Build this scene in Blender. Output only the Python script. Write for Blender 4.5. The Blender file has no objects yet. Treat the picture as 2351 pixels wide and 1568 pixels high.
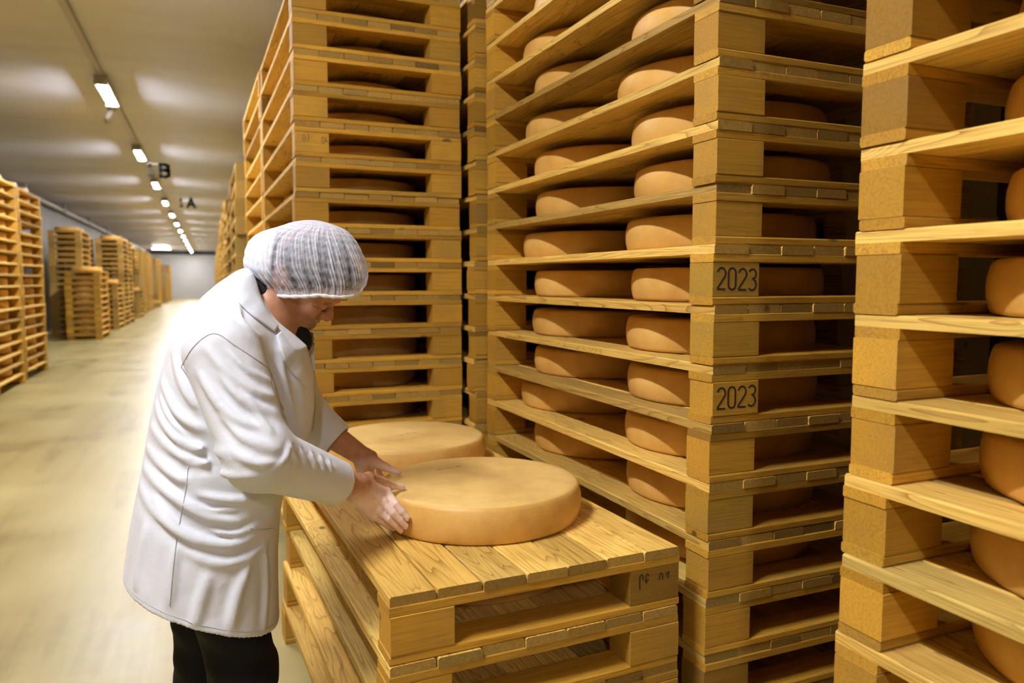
import bpy, bmesh, math, random
import numpy as np
from mathutils import Vector, Matrix

# ------------------------------------------------------------------ camera, world, exposure
scene = bpy.context.scene
F_PX, YAW, HORIZON, CAM_H = 1737.4, 0.38177, 645.0, 1.504
PITCH = math.atan((784 - HORIZON) / F_PX)
cam_data = bpy.data.cameras.new('camera')
cam_data.sensor_width = 36.0
cam_data.lens = F_PX / 2351 * 36.0
cam_data.clip_start = 0.02
cam_data.clip_end = 200
cam_data.dof.use_dof = True
cam_data.dof.focus_distance = 1.95
cam_data.dof.aperture_fstop = 2.8
camera = bpy.data.objects.new('camera', cam_data)
scene.collection.objects.link(camera)
camera.location = (0, 0, CAM_H)
camera.rotation_euler = (math.pi / 2 - PITCH, 0, -YAW)
scene.camera = camera

world = bpy.data.worlds.new('world')
scene.world = world
world.use_nodes = True
world.node_tree.nodes['Background'].inputs[0].default_value = (0.5, 0.48, 0.45, 1)
world.node_tree.nodes['Background'].inputs[1].default_value = 0.05

scene.view_settings.view_transform = 'Standard'
scene.view_settings.look = 'None'
scene.view_settings.gamma = 1.0
scene.view_settings.use_curve_mapping = False
scene.view_settings.exposure = 1.45
LAMP_STRENGTH = 150.0
LAMP_COLOR = (1.0, 0.985, 0.99)

rng = random.Random(7)
COL = scene.collection

# ------------------------------------------------------------------ small helpers
def link(name, data, parent=None, loc=None, rot=None, scale=None):
    o = bpy.data.objects.new(name, data)
    COL.objects.link(o)
    if parent is not None:
        o.parent = parent
    if loc is not None:
        o.location = loc
    if rot is not None:
        o.rotation_euler = rot
    if scale is not None:
        o.scale = scale
    return o

def tag(o, label=None, cat=None, group=None, kind=None):
    if label: o['label'] = label
    if cat: o['category'] = cat
    if group: o['group'] = group
    if kind: o['kind'] = kind
    return o

def mesh_from(name, verts, faces, mat=None, smooth=False):
    me = bpy.data.meshes.new(name)
    me.from_pydata([tuple(v) for v in verts], [], [tuple(f) for f in faces])
    if mat is not None:
        for m in (mat if isinstance(mat, (list, tuple)) else [mat]):
            me.materials.append(m)
    if smooth:
        me.polygons.foreach_set('use_smooth', [True] * len(me.polygons))
    me.update()
    return me

class Shape:
    """collects boxes and prisms into one vertex/face list"""
    def __init__(self):
        self.v, self.f = [], []
    def box(self, x0, x1, y0, y1, z0, z1):
        b = len(self.v)
        self.v += [(x0, y0, z0), (x1, y0, z0), (x1, y1, z0), (x0, y1, z0),
                   (x0, y0, z1), (x1, y0, z1), (x1, y1, z1), (x0, y1, z1)]
        self.f += [(b, b+3, b+2, b+1), (b+4, b+5, b+6, b+7), (b, b+1, b+5, b+4),
                   (b+1, b+2, b+6, b+5), (b+2, b+3, b+7, b+6), (b+3, b, b+4, b+7)]
        return self
    def prism(self, prof, y0, y1):
        """profile in x,z (counter-clockwise seen from -y) extruded along y"""
        b = len(self.v); n = len(prof)
        self.v += [(p[0], y0, p[1]) for p in prof] + [(p[0], y1, p[1]) for p in prof]
        self.f.append(tuple(range(b, b+n)))
        self.f.append(tuple(range(b+2*n-1, b+n-1, -1)))
        for i in range(n):
            j = (i+1) % n
            self.f.append((b+j, b+i, b+n+i, b+n+j))
        return self
    def prism_x(self, prof, x0, x1):
        """profile in y,z extruded along x"""
        b = len(self.v); n = len(prof)
        self.v += [(x0, p[0], p[1]) for p in prof] + [(x1, p[0], p[1]) for p in prof]
        self.f.append(tuple(range(b+n-1, b-1, -1)))
        self.f.append(tuple(range(b+n, b+2*n)))
        for i in range(n):
            j = (i+1) % n
            self.f.append((b+i, b+j, b+n+j, b+n+i))
        return self
    def mesh(self, name, mat, smooth=False):
        return mesh_from(name, self.v, self.f, mat, smooth)

def lathe(prof, n=48):
    """profile list of (r,z), bottom centre to top centre"""
    v, f, rings = [], [], []
    for r, z in prof:
        if r < 1e-6:
            rings.append([len(v)]); v.append((0, 0, z))
        else:
            rings.append(list(range(len(v), len(v)+n)))
            v += [(r*math.cos(2*math.pi*i/n), r*math.sin(2*math.pi*i/n), z) for i in range(n)]
    for a, b in zip(rings[:-1], rings[1:]):
        for i in range(n):
            j = (i+1) % n
            if len(a) == 1: f.append((a[0], b[j], b[i]))
            elif len(b) == 1: f.append((a[i], a[j], b[0]))
            else: f.append((a[i], a[j], b[j], b[i]))
    return v, f

def tube(points, radii, n=8, caps=True):
    """round tube along points"""
    P = [Vector(p) for p in points]
    if not isinstance(radii, (list, tuple)): radii = [radii]*len(P)
    v, f = [], []
    up = Vector((0, 0, 1))
    t0 = (P[1]-P[0]).normalized()
    if abs(t0.dot(up)) > 0.9: up = Vector((1, 0, 0))
    a = t0.cross(up).normalized()
    for i, p in enumerate(P):
        t = (P[min(i+1, len(P)-1)] - P[max(i-1, 0)]).normalized()
        a = (a - t*a.dot(t)).normalized()
        b = t.cross(a)
        for k in range(n):
            an = 2*math.pi*k/n
            v.append(p + (a*math.cos(an) + b*math.sin(an))*radii[i])
    for i in range(len(P)-1):
        for k in range(n):
            k2 = (k+1) % n
            f.append((i*n+k, i*n+k2, (i+1)*n+k2, (i+1)*n+k))
    if caps:
        f.append(tuple(range(n-1, -1, -1)))
        f.append(tuple(range((len(P)-1)*n, len(P)*n)))
    return v, f

# ------------------------------------------------------------------ materials
class NT:
    def __init__(self, name):
        self.m = bpy.data.materials.new(name)
        self.m.use_nodes = True
        self.t = self.m.node_tree
        self.n = self.t.nodes
        self.bsdf = self.n['Principled BSDF']
    def add(self, typ, **kw):
        nd = self.n.new(typ)
        for k, v in kw.items():
            if k.startswith('i_'):
                key = k[2:]
                key = int(key) if key.isdigit() else key
                self.set(nd.inputs[key], v)
            else:
                setattr(nd, k, v)
        return nd
    def set(self, sock, v):
        if hasattr(v, 'is_output') or isinstance(v, bpy.types.NodeSocket):
            self.t.links.new(v, sock)
        else:
            sock.default_value = v
    def math(self, op, a, b=0.0, c=None, clamp=False):
        nd = self.n.new('ShaderNodeMath'); nd.operation = op; nd.use_clamp = clamp
        self.set(nd.inputs[0], a); self.set(nd.inputs[1], b)
        if c is not None: self.set(nd.inputs[2], c)
        return nd.outputs[0]
    def vmath(self, op, a, b):
        nd = self.n.new('ShaderNodeVectorMath'); nd.operation = op
        self.set(nd.inputs[0], a); self.set(nd.inputs[1], b)
        return nd.outputs[0]
    def noise(self, vec, scale, detail=2, rough=0.5, dist=0.0, out=0):
        nd = self.n.new('ShaderNodeTexNoise')
        self.set(nd.inputs['Vector'], vec)
        nd.inputs['Scale'].default_value = scale
        nd.inputs['Detail'].default_value = detail
        nd.inputs['Roughness'].default_value = rough
        nd.inputs['Distortion'].default_value = dist
        return nd.outputs[out]
    def mix(self, fac, a, b, mode='MIX'):
        nd = self.n.new('ShaderNodeMix'); nd.data_type = 'RGBA'; nd.blend_type = mode
        self.set(nd.inputs[0], fac); self.set(nd.inputs[6], a); self.set(nd.inputs[7], b)
        return nd.outputs[2]
    def ramp(self, fac, stops):
        nd = self.n.new('ShaderNodeValToRGB'); self.set(nd.inputs[0], fac)
        e = nd.color_ramp.elements
        while len(e) < len(stops): e.new(0.5)
        for el, (p, c) in zip(list(e), stops):
            el.position = p
            el.color = c if len(c) == 4 else (*c, 1)
        return nd.outputs[0]
    def out(self, color=None, rough=None, spec=None, bump=None, bstr=0.3, bdist=0.01, **kw):
        b = self.bsdf
        if color is not None: self.set(b.inputs['Base Color'], color)
        if rough is not None: self.set(b.inputs['Roughness'], rough)
        if spec is not None: b.inputs['Specular IOR Level'].default_value = spec
        if bump is not None:
            nd = self.n.new('ShaderNodeBump')
            nd.inputs['Strength'].default_value = bstr
            nd.inputs['Distance'].default_value = bdist
            self.set(nd.inputs['Height'], bump)
            self.t.links.new(nd.outputs[0], b.inputs['Normal'])
        for k, v in kw.items(): self.set(b.inputs[k], v)
        return self.m

def c4(r, g, b): return (r, g, b, 1.0)

def wood_material(name, axis, base, dark, pale, grey=0.25, grain=0.85, endgrain=None):
    k = NT(name)
    co = k.add('ShaderNodeTexCoord').outputs['Object']
    oi = k.add('ShaderNodeObjectInfo')
    rnd = oi.outputs['Random']
    off = k.add('ShaderNodeCombineXYZ', i_0=k.math('MULTIPLY', rnd, 41.0),
                i_1=k.math('MULTIPLY', rnd, 87.0), i_2=k.math('MULTIPLY', rnd, 63.0)).outputs[0]
    sc = [1.0, 1.0, 1.0]; sc[axis] = 0.065
    st = k.vmath('MULTIPLY', co, tuple(sc))
    v = k.vmath('ADD', st, off)
    # knots: sparse cells of a cell pattern
    kn_sc = [1.0, 1.0, 1.0]; kn_sc[axis] = 0.60
    kv = k.vmath('ADD', k.vmath('MULTIPLY', co, tuple(kn_sc)), off)
    vo = k.add('ShaderNodeTexVoronoi', i_Vector=kv, i_Scale=6.0)
    sel = k.math('GREATER_THAN', k.add('ShaderNodeSeparateColor', i_0=vo.outputs['Color']).outputs[0], 0.66)
    kdist = vo.outputs['Distance']
    kd = k.math('MULTIPLY', k.math('MULTIPLY', k.math('SUBTRACT', 0.105, kdist), 22.0, clamp=True), sel)
    swirl = k.math('MULTIPLY', k.math('POWER', k.math('SUBTRACT', 1.0, k.math('MULTIPLY', kdist, 2.2), clamp=True), 2.0), sel)
    # contour lines of a stretched noise field read as cathedral grain; they bend round the knots
    n1 = k.math('ADD', k.noise(v, 7.0, 2.5, 0.5), k.math('MULTIPLY', swirl, 0.20))
    rings = k.math('FRACT', k.math('MULTIPLY', n1, 32.0))
    line = k.math('MULTIPLY', k.math('POWER', rings, 6.5), k.math('ADD', 0.35, k.math('MULTIPLY', k.noise(v, 3.0, 2, 0.5), 1.1)), clamp=True)
    fine_sc = [1.0, 1.0, 1.0]; fine_sc[axis] = 0.03
    fv = k.vmath('ADD', k.vmath('MULTIPLY', co, tuple(fine_sc)), off)
    fib = k.noise(fv, 190.0, 3, 0.6)
    big = k.noise(k.vmath('ADD', co, off), 4.0, 3, 0.6)
    col = k.mix(k.math('MULTIPLY', line, grain), base, dark)
    col = k.mix(k.math('MULTIPLY', k.math('SUBTRACT', fib, 0.5), 0.9, clamp=True), col, pale)
    col = k.mix(k.math('MULTIPLY', k.math('SUBTRACT', 0.52, fib), 2.2, clamp=True), col, dark)
    if endgrain is not None:      # sawn ends are darker and greyer
        nrm = k.add('ShaderNodeSeparateXYZ', i_0=k.add('ShaderNodeTexCoord').outputs['Normal']).outputs[axis]
        ef = k.math('MULTIPLY', k.math('SUBTRACT', k.math('ABSOLUTE', nrm), 0.7), 5.0, clamp=True)
        speck = k.noise(k.vmath('ADD', co, off), 130.0, 3, 0.7)
        col = k.mix(k.math('MULTIPLY', ef, k.math('ADD', 0.45, k.math('MULTIPLY', speck, 0.7)), clamp=True), col, endgrain)
    # per-piece tone
    tone = k.ramp(rnd, [(0.0, c4(0.42, 0.38, 0.34)), (0.14, c4(0.95, 0.94, 0.92)), (0.3, c4(0.62, 0.58, 0.50)), (0.45, c4(1.02, 1.0, 0.96)), (0.6, c4(0.74, 0.68, 0.58)),
                        (0.8, c4(1.15, 1.12, 1.10)), (1.0, c4(0.70, 0.74, 0.78))])
    col = k.mix(1.0, col, tone, 'MULTIPLY')
    # weathering
    w = k.math('MULTIPLY', k.math('SUBTRACT', big, 0.47), 2.8, clamp=True)
    col = k.mix(k.math('MULTIPLY', w, grey), col, c4(0.24, 0.165, 0.070))
    col = k.mix(k.math('MULTIPLY', kd, 0.85, clamp=True), col, c4(0.09, 0.045, 0.015))
    h = k.math('ADD', k.math('MULTIPLY', line, -0.4), k.math('MULTIPLY', fib, 0.6))
    return k.out(col, rough=0.62, spec=0.25, bump=h, bstr=0.25, bdist=0.0015)

W_BASE, W_DARK, W_PALE = c4(0.64, 0.36, 0.042), c4(0.27, 0.115, 0.010), c4(0.74, 0.48, 0.10)
M_PLANK = wood_material('wood_plank', 1, c4(0.90, 0.61, 0.155), c4(0.33, 0.145, 0.016), c4(0.95, 0.74, 0.28), endgrain=c4(0.33, 0.20, 0.045))
M_BOARD = wood_material('wood_board', 0, W_BASE, W_DARK, W_PALE, 0.45, 0.40)
M_BLOCK = wood_material('wood_block', 0, c4(0.60, 0.335, 0.040), c4(0.38, 0.185, 0.020), W_PALE, 0.50, 0.38)

def cheese_material():
    k = NT('cheese_rind')
    co = k.add('ShaderNodeTexCoord').outputs['Object']
    rnd = k.add('ShaderNodeObjectInfo').outputs['Random']
    off = k.add('ShaderNodeCombineXYZ', i_0=k.math('MULTIPLY', rnd, 17.0), i_1=k.math('MULTIPLY', rnd, 31.0), i_2=0.0).outputs[0]
    v = k.vmath('ADD', co, off)
    a = k.noise(v, 7.0, 4, 0.6)
    b = k.noise(v, 160.0, 3, 0.6)
    # cloth weave texture pressed in the side
    sx = k.add('ShaderNodeSeparateXYZ', i_0=co)
    ang = k.math('ARCTAN2', sx.outputs[1], sx.outputs[0])
    weave = k.math('ADD', k.math('SINE', k.math('MULTIPLY', sx.outputs[2], 2600.0)),
                   k.math('SINE', k.math('MULTIPLY', ang, 800.0)))
    col = k.ramp(a, [(0.25, c4(0.60, 0.325, 0.075)), (0.5, c4(0.73, 0.43, 0.112)), (0.75, c4(0.81, 0.53, 0.17))])
    col = k.mix(k.math('MULTIPLY', k.math('SUBTRACT', b, 0.5), 1.2, clamp=True), col, c4(0.84, 0.58, 0.25))
    tone = k.ramp(rnd, [(0.0, c4(0.9, 0.88, 0.86)), (0.5, c4(1.0, 1.0, 1.0)), (1.0, c4(1.05, 1.0, 0.95))])
    col = k.mix(1.0, col, tone, 'MULTIPLY')
    # dry yellow bloom on the flat faces only
    nz = k.add('ShaderNodeSeparateXYZ', i_0=k.add('ShaderNodeTexCoord').outputs['Normal']).outputs[2]
    flat = k.math('MULTIPLY', k.math('SUBTRACT', k.math('ABSOLUTE', nz), 0.8), 5.0, clamp=True)
    bl = k.noise(v, 4.5, 5, 0.65)
    bc = k.ramp(bl, [(0.3, c4(0.60, 0.38, 0.13)), (0.52, c4(0.78, 0.53, 0.185)), (0.68, c4(0.84, 0.63, 0.27))])
    col = k.mix(k.math('MULTIPLY', flat, 0.9), col, bc)
    h = k.math('ADD', k.math('MULTIPLY', b, 0.5), k.math('MULTIPLY', weave, 0.10))
    return k.out(col, rough=0.42, spec=0.4, bump=h, bstr=0.22, bdist=0.002)
M_CHEESE = cheese_material()

def plain(name, color, rough=0.5, metal=0.0, spec=0.5):
    k = NT(name)
    return k.out(c4(*color), rough=rough, spec=spec, Metallic=metal)
M_INK = plain('burnt_mark', (0.035, 0.02, 0.01), 0.8)
M_INK_FADED = plain('faded_mark', (0.19, 0.10, 0.025), 0.8)
M_METAL = plain('painted_steel', (0.34, 0.33, 0.31), 0.4, 0.3)
M_CONDUIT = plain('grey_conduit', (0.5, 0.5, 0.5), 0.4)
M_BLACK = plain('black_letter', (0.008, 0.008, 0.008), 0.9, spec=0.1)
M_DARKBAND = plain('dark_band', (0.03, 0.03, 0.028), 0.6)

def floor_material():
    k = NT('epoxy_floor')
    co = k.add('ShaderNodeTexCoord').outputs['Object']
    a = k.noise(co, 0.9, 5, 0.6)
    st = k.vmath('MULTIPLY', co, (1.0, 0.12, 1.0))
    b = k.noise(st, 3.0, 4, 0.6)
    s = k.math('ADD', k.math('MULTIPLY', a, 0.5), k.math('MULTIPLY', b, 0.5))
    col = k.ramp(s, [(0.36, c4(0.21, 0.168, 0.060)), (0.48, c4(0.36, 0.30, 0.118)), (0.64, c4(0.43, 0.37, 0.155))])
    g = k.noise(co, 240.0, 2, 0.5)
    r = k.math('ADD', 0.24, k.math('MULTIPLY', a, 0.26))
    h = k.math('ADD', k.math('MULTIPLY', g, 0.3), k.noise(co, 16.0, 3, 0.5))
    return k.out(col, rough=r, spec=0.5, bump=h, bstr=0.08, bdist=0.004)

def ceiling_material():
    k = NT('ribbed_ceiling_panel')
    co = k.add('ShaderNodeTexCoord').outputs['Object']
    a = k.noise(k.vmath('MULTIPLY', co, (0.35, 1.0, 1.0)), 0.8, 4, 0.6)
    col = k.ramp(a, [(0.3, c4(0.46, 0.47, 0.55)), (0.6, c4(0.55, 0.565, 0.66))])
    return k.out(col, rough=0.29, spec=0.5)

def wall_material(name, c0, c1):
    k = NT(name)
    co = k.add('ShaderNodeTexCoord').outputs['Object']
    a = k.noise(co, 0.7, 4, 0.6)
    return k.out(k.ramp(a, [(0.3, c4(*c0)), (0.7, c4(*c1))]), rough=0.5, spec=0.4)

# ------------------------------------------------------------------ the hall
X0, X1, Y0, Y1, ZC = -4.75, 3.1, -7.0, 72.5, 4.12
s = Shape().box(X0, X1, Y0, Y1, -0.05, 0.0)
tag(link('floor', s.mesh('floor', floor_material())), kind='structure')

# ceiling: real small ribs running across the aisle
def ribbed_ceiling():
    v, f = [], []
    pitch, d = 0.045, 0.006
    n = int((Y1-Y0)/pitch)
    prof = []
    for i in range(n):
        y = Y0 + i*pitch
        prof += [(y, ZC), (y+pitch*0.30, ZC), (y+pitch*0.48, ZC+d), (y+pitch*0.82, ZC+d)]
    prof.append((Y1, ZC))
    for (y, z) in prof:
        v += [(X0, y, z), (X1, y, z)]
    for i in range(len(prof)-1):
        f.append((2*i, 2*i+2, 2*i+3, 2*i+1))
    return mesh_from('ceiling', v, f, ceiling_material())
tag(link('ceiling', ribbed_ceiling()), kind='structure')
MW = wall_material('white_wall_panel', (0.46, 0.46, 0.46), (0.52, 0.52, 0.52))
MWL = wall_material('grey_side_wall', (0.10, 0.095, 0.09), (0.15, 0.14, 0.13))
tag(link('wall_end', Shape().box(X0, X1, Y1-0.02, Y1+0.08, 0, 3.80).mesh('wall_end', MW)), kind='structure')
tag(link('trim_1', Shape().box(X0, X1, Y1-0.06, Y1+0.08, 3.80, ZC).mesh('trim_1', M_DARKBAND)), kind='structure')
tag(link('wall_left', Shape().box(X0-0.1, X0, Y0, Y1, 0, ZC).mesh('wall_left', MWL)), kind='structure')
tag(link('wall_right', Shape().box(X1, X1+0.1, Y0, Y1, 0, ZC).mesh('wall_right', MWL)), kind='structure')
tag(link('wall_back', Shape().box(X0, X1, Y0-0.1, Y0, 0, ZC).mesh('wall_back', MWL)), kind='structure')

# ------------------------------------------------------------------ ceiling lamps
def emit(name, color, strength):
    k = NT(name)
    return k.out(c4(0.9, 0.9, 0.9), rough=0.5, **{'Emission Color': c4(*color), 'Emission Strength': strength})
M_LAMP = emit('lamp_diffuser', LAMP_COLOR, LAMP_STRENGTH)
LX = -1.17
lamp_y = [-4.8, 1.0, 6.3, 11.6, 16.8, 21.9, 26.75, 31.6, 36.4, 41.2, 46.0, 50.8, 55.6, 60.4, 65.2, 70.2]  # last lamp is added to brighten the end wall
hs = Shape()
hs.prism([(-0.075, 0.028), (0.075, 0.028), (0.06, 0.115), (-0.06, 0.115)], -0.66, 0.66)
me_house = hs.mesh('lamp_housing', M_METAL)
dp = [(0.05*math.cos(a), 0.05*math.sin(a)*0.55+0.029) for a in [math.pi + math.pi*i/8 for i in range(9)]]
me_diff = Shape().prism(dp, -0.62, 0.62).mesh('lamp_diffuser', M_LAMP)
me_cap = Shape().box(-0.076, 0.076, -0.02, 0.02, 0.0, 0.117).mesh('lamp_end_cap', M_METAL)
lampname = ['behind the camera', 'above the worker', 'left of the camera above the near aisle', 'nearest in view',
            'second nearest in view', 'third nearest in view', 'fourth nearest in view', 'fifth nearest in view',
            'sixth nearest in view', 'seventh nearest in view', 'eighth nearest in view', 'fifth from the far end',
            'fourth from the far end', 'third from the far end', 'second from the far end', 'added at the far end to brighten the wall']
def make_lamp(loc, rotz, label):
    L = link('ceiling_lamp', None, loc=loc, rot=(0, 0, rotz))
    tag(L, label, 'lamp', 'ceiling lamps of the aisle')
    link('lamp_housing', me_house, L)
    link('diffuser', me_diff, L)
    for s_ in (-0.64, 0.64):
        link('end_cap', me_cap, L, (0, s_, 0))
for i, y in enumerate(lamp_y):
    if i == 2:
        lb = 'long white ceiling lamp of the aisle just out of view above left'
    else:
        lb = 'long white lamp in the aisle ceiling row, %s' % lampname[i]
    make_lamp((LX, y, ZC-0.16), 0, lb)
make_lamp((-3.2, 64.6, ZC-0.16), math.pi/2, 'white ceiling lamp set crosswise near the far end wall')
# rail that carries the lamp row
s = Shape().box(LX-0.035, LX+0.035, Y0+0.05, Y1-0.1, ZC-0.045, ZC+0.004)
rail = link('lamp_rail', s.mesh('lamp_rail', M_METAL)); tag(rail, 'grey metal rail along the ceiling carrying the lamp row', 'rail')
v, f = tube([(LX+0.0, 12.45, ZC-0.10), (LX-0.10, 12.62, ZC-0.22), (LX-0.12, 12.75, ZC-0.27)], 0.05, 10)
tag(link('junction_box', mesh_from('junction_box', v, f, M_METAL, True)), 'grey junction box hanging off the rail behind the nearest lamp', 'box')
v, f = tube([(-4.5, y, 3.9) for y in (8, 40, 72)], 0.045, 10)
pipe = link('ceiling_pipe', mesh_from('ceiling_pipe', v, f, M_CONDUIT, True)); tag(pipe, 'thin grey pipe running along the dark left wall below the ceiling', 'pipe')
me_clip = Shape().box(-0.07, 0.07, -0.05, 0.05, 0.04, 0.25).box(-0.07, 0.07, -0.05, 0.05, -0.07, 0.045).mesh('pipe_clip', M_METAL)
for y in range(12, 72, 6):
    link('pipe_clip', me_clip, pipe, (-4.5, y, 3.9))

# hanging aisle letters
LET = {'B': [[(0.12, 0), (0.12, 2), (0.6, 2), (0.86, 1.8), (0.86, 1.28), (0.6, 1.06), (0.14, 1.06)], [(0.6, 1.06), (0.9, 0.85), (0.9, 0.22), (0.62, 0.02), (0.12, 0.02)]],
       'A': [[(0.02, 0), (0.5, 2), (0.98, 0)], [(0.2, 0.62), (0.8, 0.62)]],
       '1': [[(0.15, 1.55), (0.55, 2.0), (0.55, 0.0)], [(0.2, 0.0), (0.9, 0.0)]]}
def stroke_letter(ch, w, hh, sw, th):
    v, f = [], []
    for line in LET[ch]:
        for (x0, z0), (x1, z1) in zip(line[:-1], line[1:]):
            a = Vector(((x0-0.5)*w, (z0-1)*hh/2)); b = Vector(((x1-0.5)*w, (z1-1)*hh/2))
            t = (b-a).normalized(); n = Vector((-t.y, t.x))*sw/2
            a = a - t*sw*0.45; b = b + t*sw*0.45
            k = len(v)
            for y in (-th/2, th/2):
                v += [(q.x, y, q.y) for q in (a-n, b-n, b+n, a+n)]
            f += [(k, k+1, k+2, k+3), (k+7, k+6, k+5, k+4), (k, k+4, k+5, k+1), (k+1, k+5, k+6, k+2), (k+2, k+6, k+7, k+3), (k+3, k+7, k+4, k)]
    return mesh_from('letter', v, f, M_BLACK)
def hanging_sign(letter, loc, dx, label):
    r = link('aisle_sign', None, loc=loc); tag(r, label, 'sign')
    link('letter', stroke_letter(letter, 0.20, 0.25, 0.068, 0.02), r)
    link('numeral', stroke_letter('1', 0.12, 0.22, 0.04, 0.02), r, (-dx, 0, 0))
    for x in (-dx, 0):
        v, f = tube([(x, 0, 0.10), (x, 0, ZC-loc[2]+0.004)], 0.004, 6)
        link('wire', mesh_from('wire', v, f, M_METAL), r)
    v, f = tube([(-dx-0.06, 0, 0.13), (0.10, 0, 0.13)], 0.008, 6)
    link('hanger_bar', mesh_from('hanger_bar', v, f, M_METAL), r)
hanging_sign('B', (-0.76, 17.6, 3.80), 0.27, 'black hanging aisle sign reading 1 B beside the lamp row')
hanging_sign('A', (-0.37, 24.3, 3.78), 0.27, 'black hanging aisle sign reading 1 A farther down the hall')

# ------------------------------------------------------------------ pallets
PW, PL, PH = 0.794, 1.645, 0.16
T_DECK, T_STR, T_BLK, T_BOT = 0.024, 0.022, 0.092, 0.022
BLK_W, BLK_L = 0.152, 0.102
NP = 7
pw = PW / NP
def plank_profile(w, ch=0.0035):
    z0, z1 = PH-T_DECK, PH
    return [(-w/2, z0), (w/2, z0), (w/2, z1-ch), (w/2-ch*1.1, z1), (-w/2+ch*1.1, z1), (-w/2, z1-ch)]
me_planks = [Shape().prism(plank_profile(pw*f_-0.0015), -PL/2, PL/2).mesh('plank', M_PLANK) for f_ in (1.0, 0.985, 0.97)]
def boxy_x(w, l, z0, z1, ch):
    return [(-l/2+ch, z0), (l/2-ch, z0), (l/2, z0+ch), (l/2, z1-ch), (l/2-ch, z1), (-l/2+ch, z1), (-l/2, z1-ch), (-l/2, z0+ch)]
me_str = Shape().prism_x(boxy_x(0, BLK_L, T_BOT+T_BLK, T_BOT+T_BLK+T_STR, 0.002), -PW/2, PW/2).mesh('stringer_board', M_BOARD)
me_bot = Shape().prism_x(boxy_x(0, BLK_L, 0, T_BOT, 0.004), -PW/2, PW/2).mesh('bottom_board', M_BOARD)
me_blk = Shape().prism_x(boxy_x(0, BLK_L-0.001, T_BOT, T_BOT+T_BLK, 0.002), -BLK_W/2, BLK_W/2).mesh('block', M_BLOCK)
# one-mesh pallet for the far stacks
sh = Shape()
for i in range(NP):
    x = -PW/2 + pw*(i+0.5)
    sh.box(x-pw/2+0.001, x+pw/2-0.001, -PL/2, PL/2, PH-T_DECK, PH)
for y in (-PL/2+BLK_L/2, PL/2-BLK_L/2):
    sh.box(-PW/2, PW/2, y-BLK_L/2, y+BLK_L/2, T_BOT+T_BLK, T_BOT+T_BLK+T_STR)
    sh.box(-PW/2, PW/2, y-BLK_L/2, y+BLK_L/2, 0, T_BOT)
    for x in (-PW/2+BLK_W/2, PW/2-BLK_W/2):
        sh.box(x-BLK_W/2, x+BLK_W/2, y-BLK_L/2, y+BLK_L/2, T_BOT, T_BOT+T_BLK)
FAR_V, FAR_F = sh.v, sh.f
me_far = sh.mesh('pallet', M_PLANK)

def make_pallet(loc, rotz, label, group, parts=True):
    if not parts:
        o = link('pallet', me_far, loc=loc, rot=(0, 0, rotz))
        return tag(o, label, 'pallet', group), []
    r = link('pallet', None, loc=loc, rot=(0, 0, rotz))
    tag(r, label, 'pallet', group)
    for i in range(NP):
        x = -PW/2 + pw*(i+0.5)
        link('plank', rng.choice(me_planks), r, (x, rng.uniform(-0.004, 0.004), rng.choice((0, 0, -0.0008))))
    blocks = []
    for y in (-PL/2+BLK_L/2, PL/2-BLK_L/2):
        link('stringer_board', me_str, r, (0, y, 0))
        link('bottom_board', me_bot, r, (0, y, 0))
        for x in (-PW/2+BLK_W/2, PW/2-BLK_W/2):
            blocks.append(link('block', me_blk, r, (x + rng.uniform(-0.003, 0.003), y + rng.uniform(-0.003, 0.003)*1.0, 0)))
    return r, blocks

ORD = ['zeroth', 'first', 'second', 'third', 'fourth', 'fifth', 'sixth', 'seventh', 'eighth', 'ninth', 'tenth', 'eleventh',
       'twelfth', 'thirteenth', 'fourteenth', 'fifteenth', 'sixteenth', 'seventeenth', 'eighteenth', 'nineteenth', 'twentieth']

# cheese wheel
CR, CT = 0.302, 0.106
prof = [(0, 0.0), (CR-0.05, 0.0), (CR-0.013, 0.001), (CR-0.005, 0.004), (CR-0.001, 0.012), (CR+0.004, 0.035), (CR+0.005, CT/2),
        (CR+0.004, CT-0.035), (CR-0.001, CT-0.013), (CR-0.005, CT-0.005), (CR-0.012, CT-0.0015), (CR-0.03, CT-0.001), (CR*0.6, CT), (0, CT)]
v, f = lathe(prof, 72)
me_cheese = mesh_from('cheese_wheel', v, f, M_CHEESE, True)
def make_cheese(x, y, z, label, group):
    o = link('cheese_wheel', me_cheese, loc=(x, y, z), rot=(0, 0, rng.uniform(0, 6.28)))
    return tag(o, label, 'cheese', group)

class Stack:
    """footprint given by the near-left corner, rotation a; u runs across, v along the hall"""
    def __init__(s, x, y, a, ph=PH):
        s.x, s.y, s.a, s.ph = x, y, a, ph
    def at(s, u, v):
        return s.x + u*math.cos(s.a) - v*math.sin(s.a), s.y + u*math.sin(s.a) + v*math.cos(s.a)
    def pallet(s, k, label, group, parts=True, jit=0.004, du=0.0):
        cx, cy = s.at(PW/2 + du + rng.uniform(-jit, jit), PL/2 + rng.uniform(-jit, jit))
        r = make_pallet((cx, cy, k*s.ph), s.a + rng.uniform(-jit, jit)*0.8, label, group, parts)
        if s.ph != PH: r[0].scale = (1, 1, s.ph/PH)
        return r
    def cheese(s, k, u, v, label, group):
        x, y = s.at(u, v)
        return make_cheese(x, y, k*s.ph, label, group)

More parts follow.
